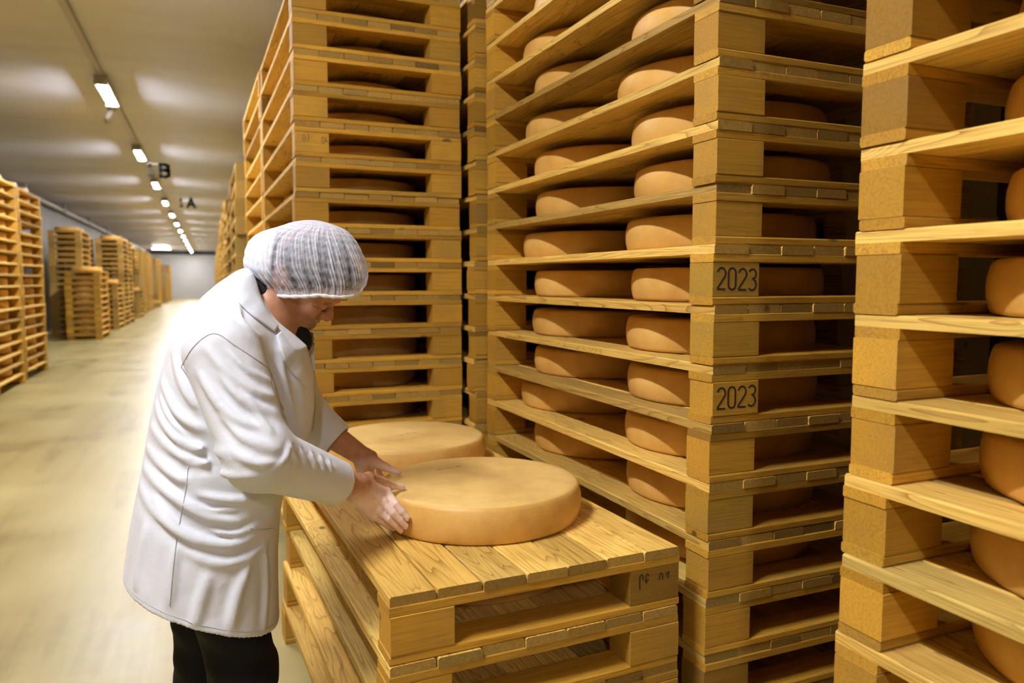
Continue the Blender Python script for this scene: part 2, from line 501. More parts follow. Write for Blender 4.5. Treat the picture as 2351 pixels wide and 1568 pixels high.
# --- burnt numbers on blocks: single-stroke digits swept as flat ribbons
def arc(cx, cy, rx, ry, a0, a1, n=9):
    return [(cx + rx*math.cos(math.radians(a0+(a1-a0)*i/(n-1))), cy + ry*math.sin(math.radians(a0+(a1-a0)*i/(n-1)))) for i in range(n)]
DIG = {
    '2': [arc(0.5, 1.45, 0.42, 0.50, 165, -35) + [(0.10, 0.12), (0.06, 0.02), (0.92, 0.0)]],
    '0': [arc(0.5, 1.55, 0.38, 0.42, 180, 0) + arc(0.5, 0.42, 0.38, 0.42, 0, -180) + [(0.12, 1.55)]],
    '3': [arc(0.45, 1.50, 0.40, 0.45, 150, -60) + [(0.42, 1.08)] + arc(0.42, 0.52, 0.44, 0.52, 70, -140)],
    '7': [[(0.12, 1.75), (0.15, 1.95), (0.88, 1.97), (0.80, 1.5), (0.45, 0.0)]],
    '6': [arc(0.5, 1.5, 0.36, 0.46, 60, 180) + [(0.12, 0.5)] + arc(0.5, 0.5, 0.38, 0.5, 180, 0) + arc(0.5, 0.55, 0.38, 0.45, 0, 180)],
    'p0': [[(0.18, 0.05), (0.10, 0.6)] + arc(0.5, 1.55, 0.38, 0.42, 180, 0) + [(0.86, 1.2)]],
    'p6': [[(0.20, 0.72), (0.12, 1.2)] + arc(0.5, 1.5, 0.36, 0.42, 170, 20) , [(0.22, 0.85), (0.55, 1.15), (0.8, 1.2)]],
    'q0': [[(0.12, 1.1)] + arc(0.5, 1.55, 0.36, 0.42, 180, 0) + [(0.88, 1.1)]],
    'q7': [[(0.10, 1.55), (0.30, 1.85), (0.85, 2.0), (0.78, 1.6), (0.62, 1.15)]],
}
def digits_mesh(name, items, mat, sw):
    """items: (digit, x, z, width, height); ribbons 0.6 mm thick in the x,z plane facing -y"""
    v, f = [], []
    for d, x, z, w, hh in items:
        for line in DIG[d]:
            P = [Vector((x + p[0]*w, z + p[1]*hh/2)) for p in line]
            b = len(v)
            for i, p in enumerate(P):
                t = (P[min(i+1, len(P)-1)] - P[max(i-1, 0)])
                t = t.normalized() if t.length > 1e-9 else Vector((1, 0))
                nrm = Vector((-t.y, t.x))*sw/2
                for q, y in ((p+nrm, -0.0008), (p-nrm, -0.0008), (p-nrm, 0.001), (p+nrm, 0.001)):
                    v.append((q.x, y, q.y))
            for i in range(len(P)-1):
                for a_ in range(4):
                    c_ = (a_+1) % 4
                    f.append((b+4*i+a_, b+4*i+c_, b+4*i+4+c_, b+4*i+4+a_))
            f.append((b, b+1, b+2, b+3)); e = b+4*(len(P)-1)
            f.append((e+3, e+2, e+1, e))
    return mesh_from(name, v, f, mat)
FRONT = -BLK_L/2 + 0.0005
def year_mark(block, items, mat, sw, label):
    me = digits_mesh('branded_number', items, mat, sw)
    o = link('branded_number', me, block, (0, FRONT, 0))
    o['label'] = label

# --- S1: tall shelf stack with the two 2023 pallets
S1 = Stack(1.235, 1.654, 0.0212)
G1 = 'pallets of the tall stack marked 2023'
near_px = {13: 1437, 12: 1405, 11: 1440, 10: 1447, 9: 1428, 8: 1443, 7: 1432, 6: 1437, 5: 1432, 4: 1437}
near_px = {k+1: p for k, p in near_px.items()}
far_px = {16: 1218, 15: 1193, 14: 1220, 13: 1200, 12: 1221, 11: 1224, 10: 1195, 9: 1222, 8: 1217, 7: 1222, 6: 1190, 5: 1222}
def s1_rel(k):
    """k = index of the pallet (0 on the floor); 9 and 7 carry the year"""
    if k == 9: return None
    if k > 9: return '%s pallet above the upper 2023 pallet' % ORD[k-9]
    if k == 8: return 'pallet between the two 2023 pallets'
    return '%s pallet below the lower 2023 pallet' % ORD[7-k]
for k in range(18):
    if k == 9: lb = 'upper of the two pallets marked 2023, at worker cap height'
    elif k == 7: lb = 'lower of the two pallets marked 2023, behind the cheeses'
    else: lb = s1_rel(k) + ' in the tall open cheese stack'
    p, blocks = S1.pallet(k, lb, G1, jit=0.003)
    if k in (9, 7):
        x0 = -0.064
        it = [(d, x0 + i*0.0345, T_BOT+0.020 - (0.001*i if k == 9 else -0.0005*i), 0.031, 0.058) for i, d in enumerate('2023')]
        year_mark(blocks[0], it, M_INK, 0.0052, 'dark burnt-in year 2023')
    if k < 17:
        d = k+1
        where = ('on the upper 2023 pallet' if k == 9 else 'on the lower 2023 pallet' if k == 7 else 'on the ' + s1_rel(k))
        if d >= 4:
            vn = 0.43 - (near_px.get(d, 1437) - 1437)*0.08/30
            vf = 1.185 - (far_px.get(d, 1222) - 1222)*0.08/18.5
            S1.cheese(d, 0.368, vn, 'cheese wheel nearer the camera ' + where, 'cheese wheels in the 2023 stack')
            if d >= 5:
                S1.cheese(d, 0.368, vf, 'cheese wheel at the far end ' + where, 'cheese wheels in the 2023 stack')
# --- S1b: next stack in the row, only a narrow strip shows
S1b = Stack(1.205, 3.483, 0.0)
for k in range(18):
    S1b.pallet(k, '%s pallet from floor in the narrow dark stack between tall stacks' % ORD[k+1], 'pallets of the dark stack behind', jit=0.006)
# --- S2: tall stack behind the worker, with the next one behind it
S2 = Stack(0.385, 3.605, 0.019, 0.1592)
S2b = Stack(*S2.at(0, PL+0.02), 0.019, 0.1592)
for k in range(18):
    p, blocks = S2.pallet(k, '%s pallet from the floor in the tall stack behind the worker' % ORD[k+1], 'pallets of the stack behind the worker', jit=0.004)
    if k == 13:
        it = [('0', -0.042, T_BOT+0.048, 0.013, 0.030), ('7', -0.024, T_BOT+0.048, 0.013, 0.030),
              ('0', 0.043, T_BOT+0.042, 0.013, 0.030), ('6', 0.060, T_BOT+0.042, 0.012, 0.030)]
        year_mark(blocks[0], it, M_INK_FADED, 0.003, 'faded burnt-in numbers 07 and 06')
    S2b.pallet(k, '%s pallet from the floor in the second bay beyond the worker head' % ORD[k+1], 'pallets of the second bay behind the worker', jit=0.004)
    if k < 17 and k > 3:
        for vv, w in ((0.53, 'near'), (1.21, 'far')):
            S2.cheese(k+1, 0.39, vv + rng.uniform(-0.03, 0.03), 'cheese wheel at %s end, level %s, tall stack behind worker' % (w, ORD[k+1]), 'cheese wheels behind the worker')
    if 7 < k < 17:
        S2b.cheese(k+1, 0.39, 0.5 + rng.uniform(-0.06, 0.06), 'cheese wheel on level %s of the second bay beyond the worker' % ORD[k+1], 'cheese wheels behind the worker')
# --- S3: stack cut by the right edge of the picture (far-left corner is given)
S3 = Stack(1.1815+0.02*PL, 1.132-PL, 0.02)
s3_px = {12: 2330, 11: 2310, 10: 2322, 9: 2285, 8: 2300, 7: 2290, 6: 2275, 5: 2290, 4: 2290}
for k in range(17):
    lb = '%s pallet from the floor in the stack cut by the right picture edge' % ORD[k+1]
    S3.pallet(k, lb, 'pallets of the stack at the right edge', jit=0.004, du=(-0.014 if k in (5, 6) else (-0.017 if k < 5 else 0)))
    if 2 < k < 16:
        vv = PL - 0.385 - (s3_px.get(k+1, 2305)-2300)*0.1/120
        S3.cheese(k+1, 0.39, 0.40, 'unseen cheese wheel near end, level %s of the stack at the right edge' % ORD[k+1], 'cheese wheels in the right edge stack')  # out of view, added to block light leaking through the levels
        S3.cheese(k+1, 0.38, vv, 'cheese wheel on level %s of the stack at the right edge' % ORD[k+1], 'cheese wheels in the right edge stack')
# --- stacks behind S1 and S3 (seen through the openings)
for (nm, sx, sy, kk) in (('dark stack behind the right edge stack', 2.12, -0.45, 18), ('dark stack behind the 2023 stack', 2.13, 2.1, 18)):
    st = Stack(sx, sy, 0.0)
    for k in range(kk):
        st.pallet(k, '%s pallet from floor, %s' % (ORD[k+1], nm), 'pallets hidden behind the right stacks', parts=(nm[-4:] == 'edge' or 'edge' in nm), jit=0.01)
# --- S4: low stack the worker leans over
S4 = Stack(0.353, 1.618, 0.0504)
s4l = ['lowest pallet of the low stack at the worker, on the floor', 'second pallet from the floor in the low stack at the worker',
       'third pallet from the floor in the low stack at the worker', 'pallet just below the top one under the two loose cheese wheels',
       'top pallet of the low stack carrying two loose cheese wheels']
s4du = [-0.012, -0.006, 0.004, -0.006, 0.0]
for k in range(5):
    p, blocks = S4.pallet(k, s4l[k], 'pallets of the low stack at the worker', jit=0.0015 if k == 4 else 0.004, du=s4du[k])
    if k == 4:
        b0 = -0.050
        it = [('p0', b0, T_BOT+0.040, 0.014, 0.040), ('p6', b0+0.019, T_BOT+0.040, 0.013, 0.040),
              ('q0', b0+0.062, T_BOT+0.034, 0.014, 0.040), ('q7', b0+0.083, T_BOT+0.034, 0.013, 0.040)]
        year_mark(blocks[1], it, M_INK, 0.0032, 'worn burnt-in numbers 06 and 07')
    if k < 4:
        S4.cheese(k+1, 0.40, 0.49, 'cheese wheel at the near end inside the low stack, level %s' % ORD[k+1], 'cheese wheels inside the low stack')
        S4.cheese(k+1, 0.40, 1.20, 'cheese wheel at the far end inside the low stack, level %s' % ORD[k+1], 'cheese wheels inside the low stack')
w1 = make_cheese(0.750, 2.131, 5*PH, 'loose cheese wheel the worker holds on the low stack', 'loose cheese wheels')
w2 = make_cheese(0.706, 2.862, 5*PH, 'loose cheese wheel lying behind the one being held', 'loose cheese wheels')
# faint greenish casein marks pressed into the top rind: a row of worn characters
M_CASEIN = plain('casein_mark', (0.16, 0.135, 0.055), 0.7)
def casein_mark(wheel, wx, wy, ang, length, label):
    v, f = [], []
    n = 11
    for i in range(n):
        if i in (3, 7): continue
        x0 = -length/2 + length*i/n
        hgt = rng.uniform(0.006, 0.010); wdt = length/n*rng.uniform(0.45, 0.8); sk = rng.uniform(-0.002, 0.002)
        for (a, b, c_, d_) in ((x0, x0+0.0016, -hgt/2, hgt/2), (x0, x0+wdt, hgt/2-0.0015, hgt/2), (x0, x0+wdt*0.8, -0.0008+sk, 0.0008+sk)):
            k = len(v)
            for z in (0.0, 0.0006):
                v += [(a, c_, z), (b, c_, z), (b, d_, z), (a, d_, z)]
            f += [(k+3, k+2, k+1, k), (k+4, k+5, k+6, k+7), (k, k+1, k+5, k+4), (k+1, k+2, k+6, k+5), (k+2, k+3, k+7, k+6), (k+3, k, k+4, k+7)]
    o = link('casein_mark', mesh_from('casein_mark', v, f, M_CASEIN))
    o.parent = wheel
    rz = -wheel.rotation_euler[2]
    dx, dy = wx - wheel.location[0], wy - wheel.location[1]
    o.location = (dx*math.cos(rz) - dy*math.sin(rz), dx*math.sin(rz) + dy*math.cos(rz), CT-0.0003)
    o.rotation_euler = (0, 0, rz + ang)
    o['label'] = label
casein_mark(w1, 0.705, 2.290, 0.22, 0.095, 'faint dark lettering pressed in the rind')
casein_mark(w2, 0.715, 2.865, 0.35, 0.085, 'faint dark lettering pressed in the rind')

# --- left side of the hall and the far rows
far_v, far_f = [], []
def far_stuff(x, y, n):
    for k in range(n):
        b = len(far_v)
        jx, jy = rng.uniform(-0.02, 0.02), rng.uniform(-0.02, 0.02)
        far_v.extend([(a[0]+x+PW/2+jx, a[1]+y+PL/2+jy, a[2]+k*PH) for a in FAR_V])
        far_f.extend([tuple(i+b for i in q) for q in FAR_F])
XL = -2.55 - PW
LEFT = [  # x, y, levels, words, parts, cheeses inside, cheeses on top
    (XL+0.02, 11.38, 18, 'nearest stack on the left side of the aisle', True, True, True),
    (XL, 13.16, 18, 'second stack on the left side of the aisle', True, True, True),
    (XL-0.62, 23.75, 18, 'tall stack left of the low mid-aisle stack', False, False, True),
    (XL+0.02, 21.85, 11, 'low stack with front face in the left aisle', True, True, True),
    (XL-0.86, 26.6, 18, 'tall stack behind the low left aisle stack', False, False, True),
    (XL-0.02, 26.2, 9, 'second low stack on the left of the aisle', False, False, True),
    (XL, 28.0, 18, 'tall pair left of the aisle, nearer bay', False, False, True),
    (XL, 29.7, 18, 'tall pair left of the aisle, farther bay', False, False, True),
    (XL-0.25, 35.75, 18, 'tall stack beyond the tall pair on the left', False, False, True),
    (XL, 34.0, 7, 'third low stack on the left of the aisle', False, False, True),
]
for (x, y, n, words, parts, inner, top) in LEFT:
    st = Stack(x, y, rng.uniform(-0.01, 0.01))
    for k in range(n):
        st.pallet(k, '%s pallet from floor, %s' % (ORD[k+1], words), 'pallets along the left of the hall', parts, jit=0.008)
        if inner and k < n-1:
            for vv, w in ((0.42, 'near'), (1.2, 'far')):
                if rng.random() < 0.9:
                    st.cheese(k+1, 0.41, vv + rng.uniform(-0.06, 0.06), '%s-end cheese wheel, level %s, %s' % (w, ORD[k+1], words), 'cheese wheels along the left of the hall')
    if top:
        for vv, w in ((0.42, 'near'), (1.2, 'far')):
            st.cheese(n, 0.40, vv, 'top cheese wheel, %s end, %s' % (w, words), 'cheese wheels on top of the left stacks')
for (x, y, n) in ((XL-0.88, 11.4, 18), (XL-0.88, 13.1, 18), (XL-0.1, 38.2, 18), (XL-0.15, 41.5, 18), (XL-0.15, 43.3, 18), (XL, 47.5, 2), (XL-0.25, 52.0, 18), (XL-0.25, 53.8, 18), (XL-0.1, 58.5, 12), (XL-0.1, 63.0, 17), (XL-0.1, 64.8, 17)):
    far_stuff(x, y, n)
for yy in (5.2, 6.95, 8.7):
    far_stuff(1.25, yy+0.05, 18)
for yy in (3.85, 5.6, 7.35, 9.1):
    far_stuff(2.12, yy, 18)
# the rows run on past the camera; unseen stacks added to cut bounced light
for i in range(9):
    far_stuff(XL, -6.3 + 1.78*i, 18)
for i in range(3):
    far_stuff(1.22, -2.5 - 1.75*i, 18)
    far_stuff(2.12, -2.5 - 1.75*i, 18)
# right row beyond the worker
yy = 7.25
words_r = ['first', 'second', 'third']
for i in range(3):
    st = Stack(0.26, yy, 0.0)
    nl = 16
    for k in range(nl):
        st.pallet(k, '%s pallet from the floor in the %s right row stack beyond the worker' % (ORD[k+1], words_r[i]), 'pallets of the far right row', False, jit=0.012)
    yy += 1.72
while yy < 70:
    far_stuff(0.26 + 0.006*(yy-12), yy, 17)
    yy += 1.75
o = link('far_pallet_rows', mesh_from('far_pallet_rows', far_v, far_f, M_PLANK))
tag(o, 'rows of stacked pallets lining the hall, blurred towards the far end', 'pallets', kind='stuff')

# ------------------------------------------------------------------ the worker
# camera geometry re-used as a drawing aid: a point of the photograph at a chosen distance along the hall
_R = np.array([[math.cos(YAW), -math.sin(YAW), 0], [math.sin(YAW), math.cos(YAW), 0], [0, 0, 1]]).T
def view_ray(px, py):
    x = (px - 1175.5)/F_PX; u = (784 - py)/F_PX
    fw = math.cos(PITCH) + u*math.sin(PITCH); z = u*math.cos(PITCH) - math.sin(PITCH)
    return np.array([x*math.cos(YAW) + fw*math.sin(YAW), -x*math.sin(YAW) + fw*math.cos(YAW), z])
CAM = np.array([0, 0, CAM_H])
def A(px, py, Y):
    r = view_ray(px, py)
    return CAM + r*(Y/r[1])

YM = 2.06     # the worker's middle plane

# ---- signed distance pieces
def smin(a, b, k):
    h = np.clip(0.5 + 0.5*(b-a)/k, 0, 1)
    return b + (a-b)*h - k*h*(1-h)
def smax(a, b, k): return -smin(-a, -b, k)
def capsule(P, a, b, r1, r2=None):
    r2 = r1 if r2 is None else r2
    a = np.asarray(a, float); b = np.asarray(b, float)
    ab = b-a
    t = np.clip(((P-a) @ ab)/max(ab @ ab, 1e-12), 0, 1)
    return np.linalg.norm(P - a - t[:, None]*ab, axis=1) - (r1 + (r2-r1)*t)
def ellipsoid(P, c, s, ax=None):
    q = P - np.asarray(c, float)
    if ax is not None: q = q @ ax.T
    s = np.asarray(s, float)
    k0 = np.linalg.norm(q/s, axis=1); k1 = np.linalg.norm(q/(s*s), axis=1)
    return k0*(k0-1)/np.maximum(k1, 1e-9)
def polyline_dist(P, pts):
    d = np.full(len(P), 1e9)
    for a, b in zip(pts[:-1], pts[1:]):
        d = np.minimum(d, capsule(P, a, b, 0.0))
    return d
def spline(pts, n):
    """smooth curve through points"""
    pts = np.asarray(pts, float)
    m = len(pts)
    t = np.linspace(0, m-1, n)
    out = []
    for u in t:
        i = min(int(u), m-2); f_ = u-i
        p0, p1, p2, p3 = pts[max(i-1, 0)], pts[i], pts[i+1], pts[min(i+2, m-1)]
        out.append(0.5*((2*p1) + (-p0+p2)*f_ + (2*p0-5*p1+4*p2-p3)*f_**2 + (-p0+3*p1-3*p2+p3)*f_**3))
    return np.array(out)

def surface_nets(fn, lo, hi, vox, B=8, lip=1.6):
    lo = np.asarray(lo, float); hi = np.asarray(hi, float)
    nb = np.ceil((hi-lo)/(vox*B)).astype(int)
    gi = np.stack(np.meshgrid(*[np.arange(n) for n in nb], indexing='ij'), -1).reshape(-1, 3)
    cen = lo + (gi+0.5)*vox*B
    act = np.abs(fn(cen)) < vox*B*0.87*lip
    gi = gi[act]
    g1 = np.stack(np.meshgrid(*[np.arange(B+1)]*3, indexing='ij'), -1).reshape(-1, 3)
    N = nb*B + 2
    def cid(c): return (c[..., 0]*N[1] + c[..., 1])*N[2] + c[..., 2]
    CO = np.array([[i, j, k] for i in (0, 1) for j in (0, 1) for k in (0, 1)])
    ED = [(a, b) for a in range(8) for b in range(a+1, 8) if np.abs(CO[a]-CO[b]).sum() == 1]
    ids, vs, quads = [], [], []
    step = 400
    for s0 in range(0, len(gi), step):
        g = gi[s0:s0+step]
        base = g[:, None, :]*B + g1[None]
        D = fn(lo + base.reshape(-1, 3)*vox).reshape(len(g), B+1, B+1, B+1)
        cor = np.stack([D[:, c[0]:c[0]+B, c[1]:c[1]+B, c[2]:c[2]+B] for c in CO], -1)
        ins = cor < 0
        mix_ = ins.any(-1) & ~ins.all(-1)
        bi, ci, cj, ck = np.nonzero(mix_)
        cc = cor[bi, ci, cj, ck]
        cells = g[bi]*B + np.stack([ci, cj, ck], -1)
        acc = np.zeros((len(bi), 3)); cnt = np.zeros(len(bi))
        for a, b in ED:
            da, db = cc[:, a], cc[:, b]
            m = (da < 0) != (db < 0)
            t = np.where(m, da/np.where(m, da-db, 1), 0)
            acc += m[:, None]*(CO[a] + t[:, None]*(CO[b]-CO[a])); cnt += m
        vs.append(lo + (cells + acc/cnt[:, None])*vox)
        ids.append(cid(cells))
        s_0 = cc[:, 0] < 0
        for ax, cidx in ((0, 4), (1, 2), (2, 1)):
            s_1 = cc[:, cidx] < 0
            m = s_0 != s_1
            c = cells[m]
            e1 = np.zeros(3, int); e2 = np.zeros(3, int); e1[(ax+1) % 3] = 1; e2[(ax+2) % 3] = 1
            q = np.stack([cid(c), cid(c-e1), cid(c-e1-e2), cid(c-e2)], -1)
            fl = s_0[m]
            q[~fl] = q[~fl][:, ::-1]
            quads.append(q)
    ids = np.concatenate(ids); vs = np.concatenate(vs); quads = np.concatenate(quads)
    o = np.argsort(ids); si = ids[o]
    pos = np.clip(np.searchsorted(si, quads), 0, len(si)-1)
    ok = (si[pos] == quads).all(1)
    return vs, o[pos[ok]]

def np_mesh(name, v, f, mat, smooth=True):
    me = bpy.data.meshes.new(name)
    me.vertices.add(len(v)); me.vertices.foreach_set('co', np.asarray(v, np.float32).ravel())
    n = f.shape[1]
    me.loops.add(f.size); me.loops.foreach_set('vertex_index', f.ravel().astype(np.int32))
    me.polygons.add(len(f))
    me.polygons.foreach_set('loop_start', np.arange(0, f.size, n, dtype=np.int32))
    me.polygons.foreach_set('loop_total', np.full(len(f), n, np.int32))
    if smooth: me.polygons.foreach_set('use_smooth', np.ones(len(f), bool))
    me.materials.append(mat)
    me.update(calc_edges=True); me.validate()
    return me

# ---- materials
def coat_material():
    k = NT('white_cotton')
    co = k.add('ShaderNodeTexCoord').outputs['Object']
    wv = k.noise(co, 420.0, 2, 0.6)
    cr = k.noise(co, 26.0, 4, 0.65)
    col = k.ramp(k.noise(co, 5.0, 3, 0.5), [(0.3, c4(0.62, 0.65, 0.74)), (0.7, c4(0.69, 0.72, 0.81))])
    h = k.math('ADD', k.math('MULTIPLY', wv, 0.10), k.math('MULTIPLY', cr, 0.9))
    return k.out(col, rough=0.75, spec=0.2, bump=h, bstr=0.35, bdist=0.006, **{'Sheen Weight': 0.15})
M_COAT = coat_material()
M_SEAM = plain('coat_seam', (0.50, 0.50, 0.54), 0.8)
M_TROUSER = plain('black_trousers', (0.006, 0.006, 0.008), 0.75, spec=0.2)
M_SHIRT = plain('black_shirt', (0.010, 0.010, 0.012), 0.8, spec=0.2)
M_SHOE = plain('black_shoe', (0.012, 0.012, 0.012), 0.4)
def skin_material():
    k = NT('skin')
    co = k.add('ShaderNodeTexCoord').outputs['Object']
    at = k.add('ShaderNodeAttribute', attribute_name='tint')
    sp = k.add('ShaderNodeSeparateColor', i_0=at.outputs['Color'])
    beard, hand, lip = sp.outputs[0], sp.outputs[1], sp.outputs[2]
    n = k.noise(co, 45.0, 4, 0.6)
    face = k.ramp(n, [(0.3, c4(0.40, 0.185, 0.105)), (0.7, c4(0.50, 0.25, 0.15))])  # darker face base has the shade on it painted in
    hand_lit = k.ramp(n, [(0.3, c4(0.76, 0.55, 0.49)), (0.7, c4(0.86, 0.67, 0.61))])  # paler hand base has the lamp light painted into the skin
    col = k.mix(hand, face, hand_lit)
    spk = k.noise(co, 520.0, 2, 0.6)
    bcol = k.ramp(spk, [(0.40, c4(0.05, 0.028, 0.016)), (0.60, c4(0.30, 0.17, 0.10))])
    col = k.mix(k.math('MULTIPLY', beard, 1.0), col, bcol)
    col = k.mix(k.math('MULTIPLY', lip, 0.7), col, c4(0.28, 0.09, 0.06))
    fine = k.noise(co, 300.0, 3, 0.6)
    return k.out(col, rough=0.48, spec=0.4, bump=k.math('ADD', k.math('MULTIPLY', fine, 0.5), n), bstr=0.22, bdist=0.002,
                 **{'Subsurface Weight': 0.12, 'Subsurface Radius': (0.012, 0.005, 0.003), 'Subsurface Scale': 0.5})
M_SKIN = skin_material()
def hair_material():
    k = NT('dark_grey_hair')
    co = k.add('ShaderNodeTexCoord').outputs['Object']
    n = k.noise(k.vmath('MULTIPLY', co, (1.0, 1.0, 0.25)), 170.0, 3, 0.6)
    col = k.ramp(n, [(0.35, c4(0.012, 0.011, 0.012)), (0.7, c4(0.085, 0.08, 0.08))])
    return k.out(col, rough=0.5, spec=0.4, bump=n, bstr=0.6, bdist=0.004)
M_HAIR = hair_material()
M_LASH = plain('lash_brown', (0.10, 0.045, 0.02), 0.7)
def net_material():
    k = NT('hair_net_fleece')
    at = k.add('ShaderNodeAttribute', attribute_name='dens')
    dens = at.outputs['Fac']
    co = k.add('ShaderNodeTexCoord').outputs['Object']
    fib = k.noise(k.vmath('MULTIPLY', co, (1.0, 1.0, 0.35)), 210.0, 4, 0.65, 1.0)
    a = k.math('ADD', dens, k.math('MULTIPLY', k.math('SUBTRACT', fib, 0.5), 0.75), clamp=True)
    k.out(c4(0.72, 0.75, 0.90), rough=0.8, spec=0.2, bump=fib, bstr=0.35, bdist=0.002)
    k.set(k.bsdf.inputs['Alpha'], a)
    return k.m
M_NET = net_material()

person = link('person', None, loc=(0.0, YM, 0.0))
tag(person, 'worker in white coat and hair net leaning over a cheese wheel', 'person')
ORG = np.array([0.0, YM, 0.0])
def part(name, me, label=None, parent=None):
    o = link(name, me, parent or person)
    if label: o['label'] = label
    return o

# ---- coat: torso silhouette read as back and front profile, row by row
rows = [(612, 556, 580), (630, 530, 587), (650, 500, 594), (680, 465, 602), (720, 430, 622), (760, 405, 664), (800, 385, 702), (870, 364, 719),
        (950, 346, 720), (1000, 338, 712), (1040, 331, 700), (1080, 324, 684), (1110, 318, 668), (1160, 308, 650), (1200, 300, 643), (1290, 287, 638),
        (1340, 281, 638), (1440, 272, 640), (1520, 268, 642)]
half = [0.05, 0.075, 0.105, 0.145, 0.175, 0.19, 0.197, 0.20, 0.20, 0.20, 0.20, 0.203, 0.207, 0.213, 0.218, 0.232, 0.238, 0.25, 0.255]
tz = np.array([A(r[1], r[0], YM)[2] for r in rows])
tb = np.array([A(r[1], r[0], YM)[0] for r in rows])
tf = np.array([A(r[2], r[0], YM)[0] for r in rows])
th_ = np.array(half)
o_ = np.argsort(tz); tz, tb, tf, th_ = tz[o_], tb[o_], tf[o_], th_[o_]
def torso(P, grow=0.0):
    z = P[:, 2]
    b = np.interp(z, tz, tb); f_ = np.interp(z, tz, tf); w = np.interp(z, tz, th_)
    cx = (b+f_)/2; ax = (f_-b)/2
    q = np.stack([(P[:, 0]-cx)/ax, (P[:, 1]-YM)/w], 1)
    e = 2.3
    r = (np.abs(q[:, 0])**e + np.abs(q[:, 1])**e)**(1/e)
    d = (r-1)*np.minimum(ax, w)*0.92
    d = smax(d, z - tz[-1], 0.02)
    return d - grow
HEM_A, HEM_B = A(280, 1312, YM), A(637, 1402, YM)
def hem_plane(P):
    zz = HEM_A[2] + (P[:, 0]-HEM_A[0])*(HEM_B[2]-HEM_A[2])/(HEM_B[0]-HEM_A[0])
    return zz - P[:, 2]
SR, ER, CR_ = A(512, 812, 1.855), A(592, 1046, 1.755), A(776, 1109, 1.905)
SL, EL, CL_ = A(640, 800, 2.25), A(684, 936, 2.34), A(774, 1012, 2.285)
def sleeve(P, S, E, C, rs, re, rc):
    d = smin(capsule(P, S, E, rs, re), capsule(P, E, C + (C-E)*0.1, re, rc), 0.03)
    n = (C-E)/np.linalg.norm(C-E)
    near_end = (P-C) @ n
    cut = np.where(np.linalg.norm(P-C, axis=1) < 0.2, near_end, -1.0)
    return np.maximum(d, cut)
def cuff_hollow(P, E, C, rc):
    n = (C-E)/np.linalg.norm(C-E)
    inner = capsule(P, C - n*0.05, C + n*0.05, rc*0.80, rc*0.84)
    return inner
def coat_base(P):
    d = torso(P)
    d = smin(d, capsule(P, A(558, 748, 1.975), SR, 0.060, 0.082), 0.035)
    d = smin(d, capsule(P, A(600, 750, 2.13), SL, 0.062, 0.078), 0.04)
    d = np.maximum(d, hem_plane(P))
    d = smin(d, sleeve(P, SR, ER, CR_, 0.088, 0.075, 0.054), 0.009)
    d = smin(d, sleeve(P, SL, EL, CL_, 0.084, 0.070, 0.054), 0.022)
    return d
def coat_hollows(P):
    h = np.maximum(torso(P, -0.014), P[:, 2] - HEM_A[2])
    h = np.minimum(h, cuff_hollow(P, ER, CR_, 0.054))
    h = np.minimum(h, cuff_hollow(P, EL, CL_, 0.054))
    return np.minimum(h, capsule(P, A(585, 657, YM), A(668, 700, YM), 0.052, 0.070))
def march(fn, px, py, t0=1.2, t1=3.2):
    r = view_ray(px, py); r = r/np.linalg.norm(r)
    t = t0
    for _ in range(90):
        d = fn((CAM + r*t)[None])[0]
        if d < 0.0006: break
        t += max(d*0.6, 0.0005)
        if t > t1: return None
    return CAM + r*t
